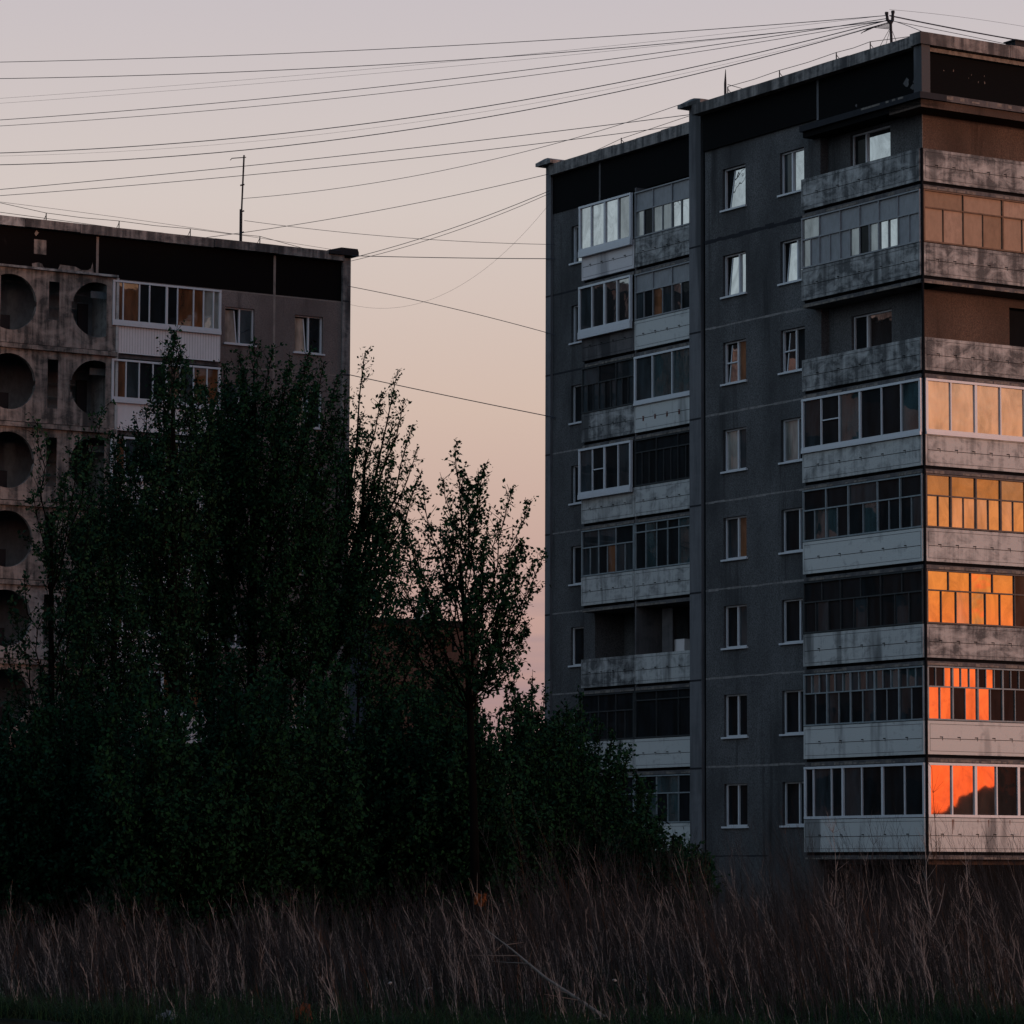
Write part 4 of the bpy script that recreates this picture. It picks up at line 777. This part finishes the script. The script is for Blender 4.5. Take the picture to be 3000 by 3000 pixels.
sapling(2452, 66, 2440, 'thin pale sapling before the left part of the lowest corner balcony', .010, [(.3, .3, .7), (.6, -.25, .5)])
sapling(2742, 74, 2250, 'russet upright sapling reaching across the orange lowest windows', .012, [(.3, .2, .9), (.5, -.15, .9), (.6, .2, .7)], WR)
sapling(2560, 72, 2420, 'dark leaning sapling under the middle of the corner balcony', .010, [(.4, -.4, .7), (.6, -.4, .6)], WM)
# fallen branch
WF = flat('dead_branch', (.10, .088, .082), .9, .1, .5)
P_ = [at(1775, 2995, 47.4), at(1690, 2925, 47.8), at(1600, 2866, 48.3), at(1500, 2782, 49), at(1424, 2724, 49.6)]
for q in P_: q[2] = max(q[2], .12)
c = Cloud(); P_ = np.array(P_); r = np.array([.026, .023, .018, .012, .006]); B = tuple(P_[0]); fb_ = thing('fallen_branch', 'long pale broken branch leaning slantwise through the weeds at bottom centre', 'branch', B)
c.stems(P_[:-1], P_[1:], r[:-1], r[1:], 7); 
for k in range(14): j_ = RNG.integers(0, 4); a = P_[j_]+(P_[j_+1]-P_[j_])*RNG.uniform(0, 1); c.stems(a, a+np.array((RNG.normal()*.35, RNG.normal()*.2, RNG.normal()*.12+.02)), .008, .003)
c.build('stem', [WF], fb_, B)
# lumps: stones, scraps
def lump(name, label, cat, x, y, Y, sx, sy, sz, m, group=None, rough=.25, sink=.0):
    q = at(x, y, Y); mb = MB(); n1, n2 = 10, 6; R = {}
    for a in range(n1):
        for b in range(n2+1):
            k = 1+random.uniform(-rough, rough); th_, ph = a/n1*2*math.pi, (b/n2-.5)*math.pi; R[a, b] = (q[0]+sx*k*math.cos(th_)*math.cos(ph), q[1]+sy*k*math.sin(th_)*math.cos(ph), q[2]-sink+sz*k*math.sin(ph))
    for a in range(n1):
        for b in range(n2): mb.poly([R[a, b], R[(a+1) % n1, b], R[(a+1) % n1, b+1], R[a, b+1]], m)
    o = mb.build(name, base=tuple(q)); tag(o, label, cat, group); return o
STONE = flat('pale_stone', (.12, .115, .12), .9, .1, .4); RUST = flat('rusty_brown', (.085, .030, .014), .9, .1, .5); RAG = flat('orange_cloth', (.07, .025, .009), .9, .1, .2); SCR = flat('white_scrap', (.22, .22, .22), .7, .2, .2)
lump('stone', 'grey rounded stone poking from the grass at bottom left', 'stone', 487, 2990, 48, .17, .15, .12, STONE)
lump('debris_lump', 'rusty brown lump of debris lying at the bottom left of centre', 'debris', 888, 2985, 48, .14, .13, .17, RUST, rough=.4)
q = at(1407, 2636, 58); mb = MB(); n1 = 6                                       # a rag caught on the stems
for a in range(n1):
    for b in range(n1):
        f_ = lambda i, j: (q[0]-.10+.20*i/n1+.01*math.sin(j*2), q[1]+.03*math.sin(i*1.9+j), q[2]+.10-.20*j/n1+.015*math.sin(i*1.3)-(.05 if i < 2 and j > 3 else 0))
        if not (a < 2 and b > 3): mb.poly([f_(a, b), f_(a+1, b), f_(a+1, b+1), f_(a, b+1)], RAG)
tag(mb.build('rag', base=tuple(q)), 'small dull orange rag caught on the dry weeds at centre', 'rag')
for (x, y, lab) in ((702, 2978, 'tiny white scrap in the grass beside the rusty lump'), (1143, 2880, 'small white scrap left of centre among the weeds'), (1260, 2895, 'small white scrap nearer the fallen branch'), (2256, 2782, 'white scrap in the weeds right of centre'), (1800, 2872, 'tiny white scrap right of the fallen branch')):
    lump('paper_scrap', lab, 'scrap', x, y, 51 if y > 2850 else 60, .028, .022, .016, SCR, 'white scraps of litter in the weeds', .4)
print('objects', len(bpy.data.objects), 'faces', sum(len(m.polygons) for m in bpy.data.meshes))
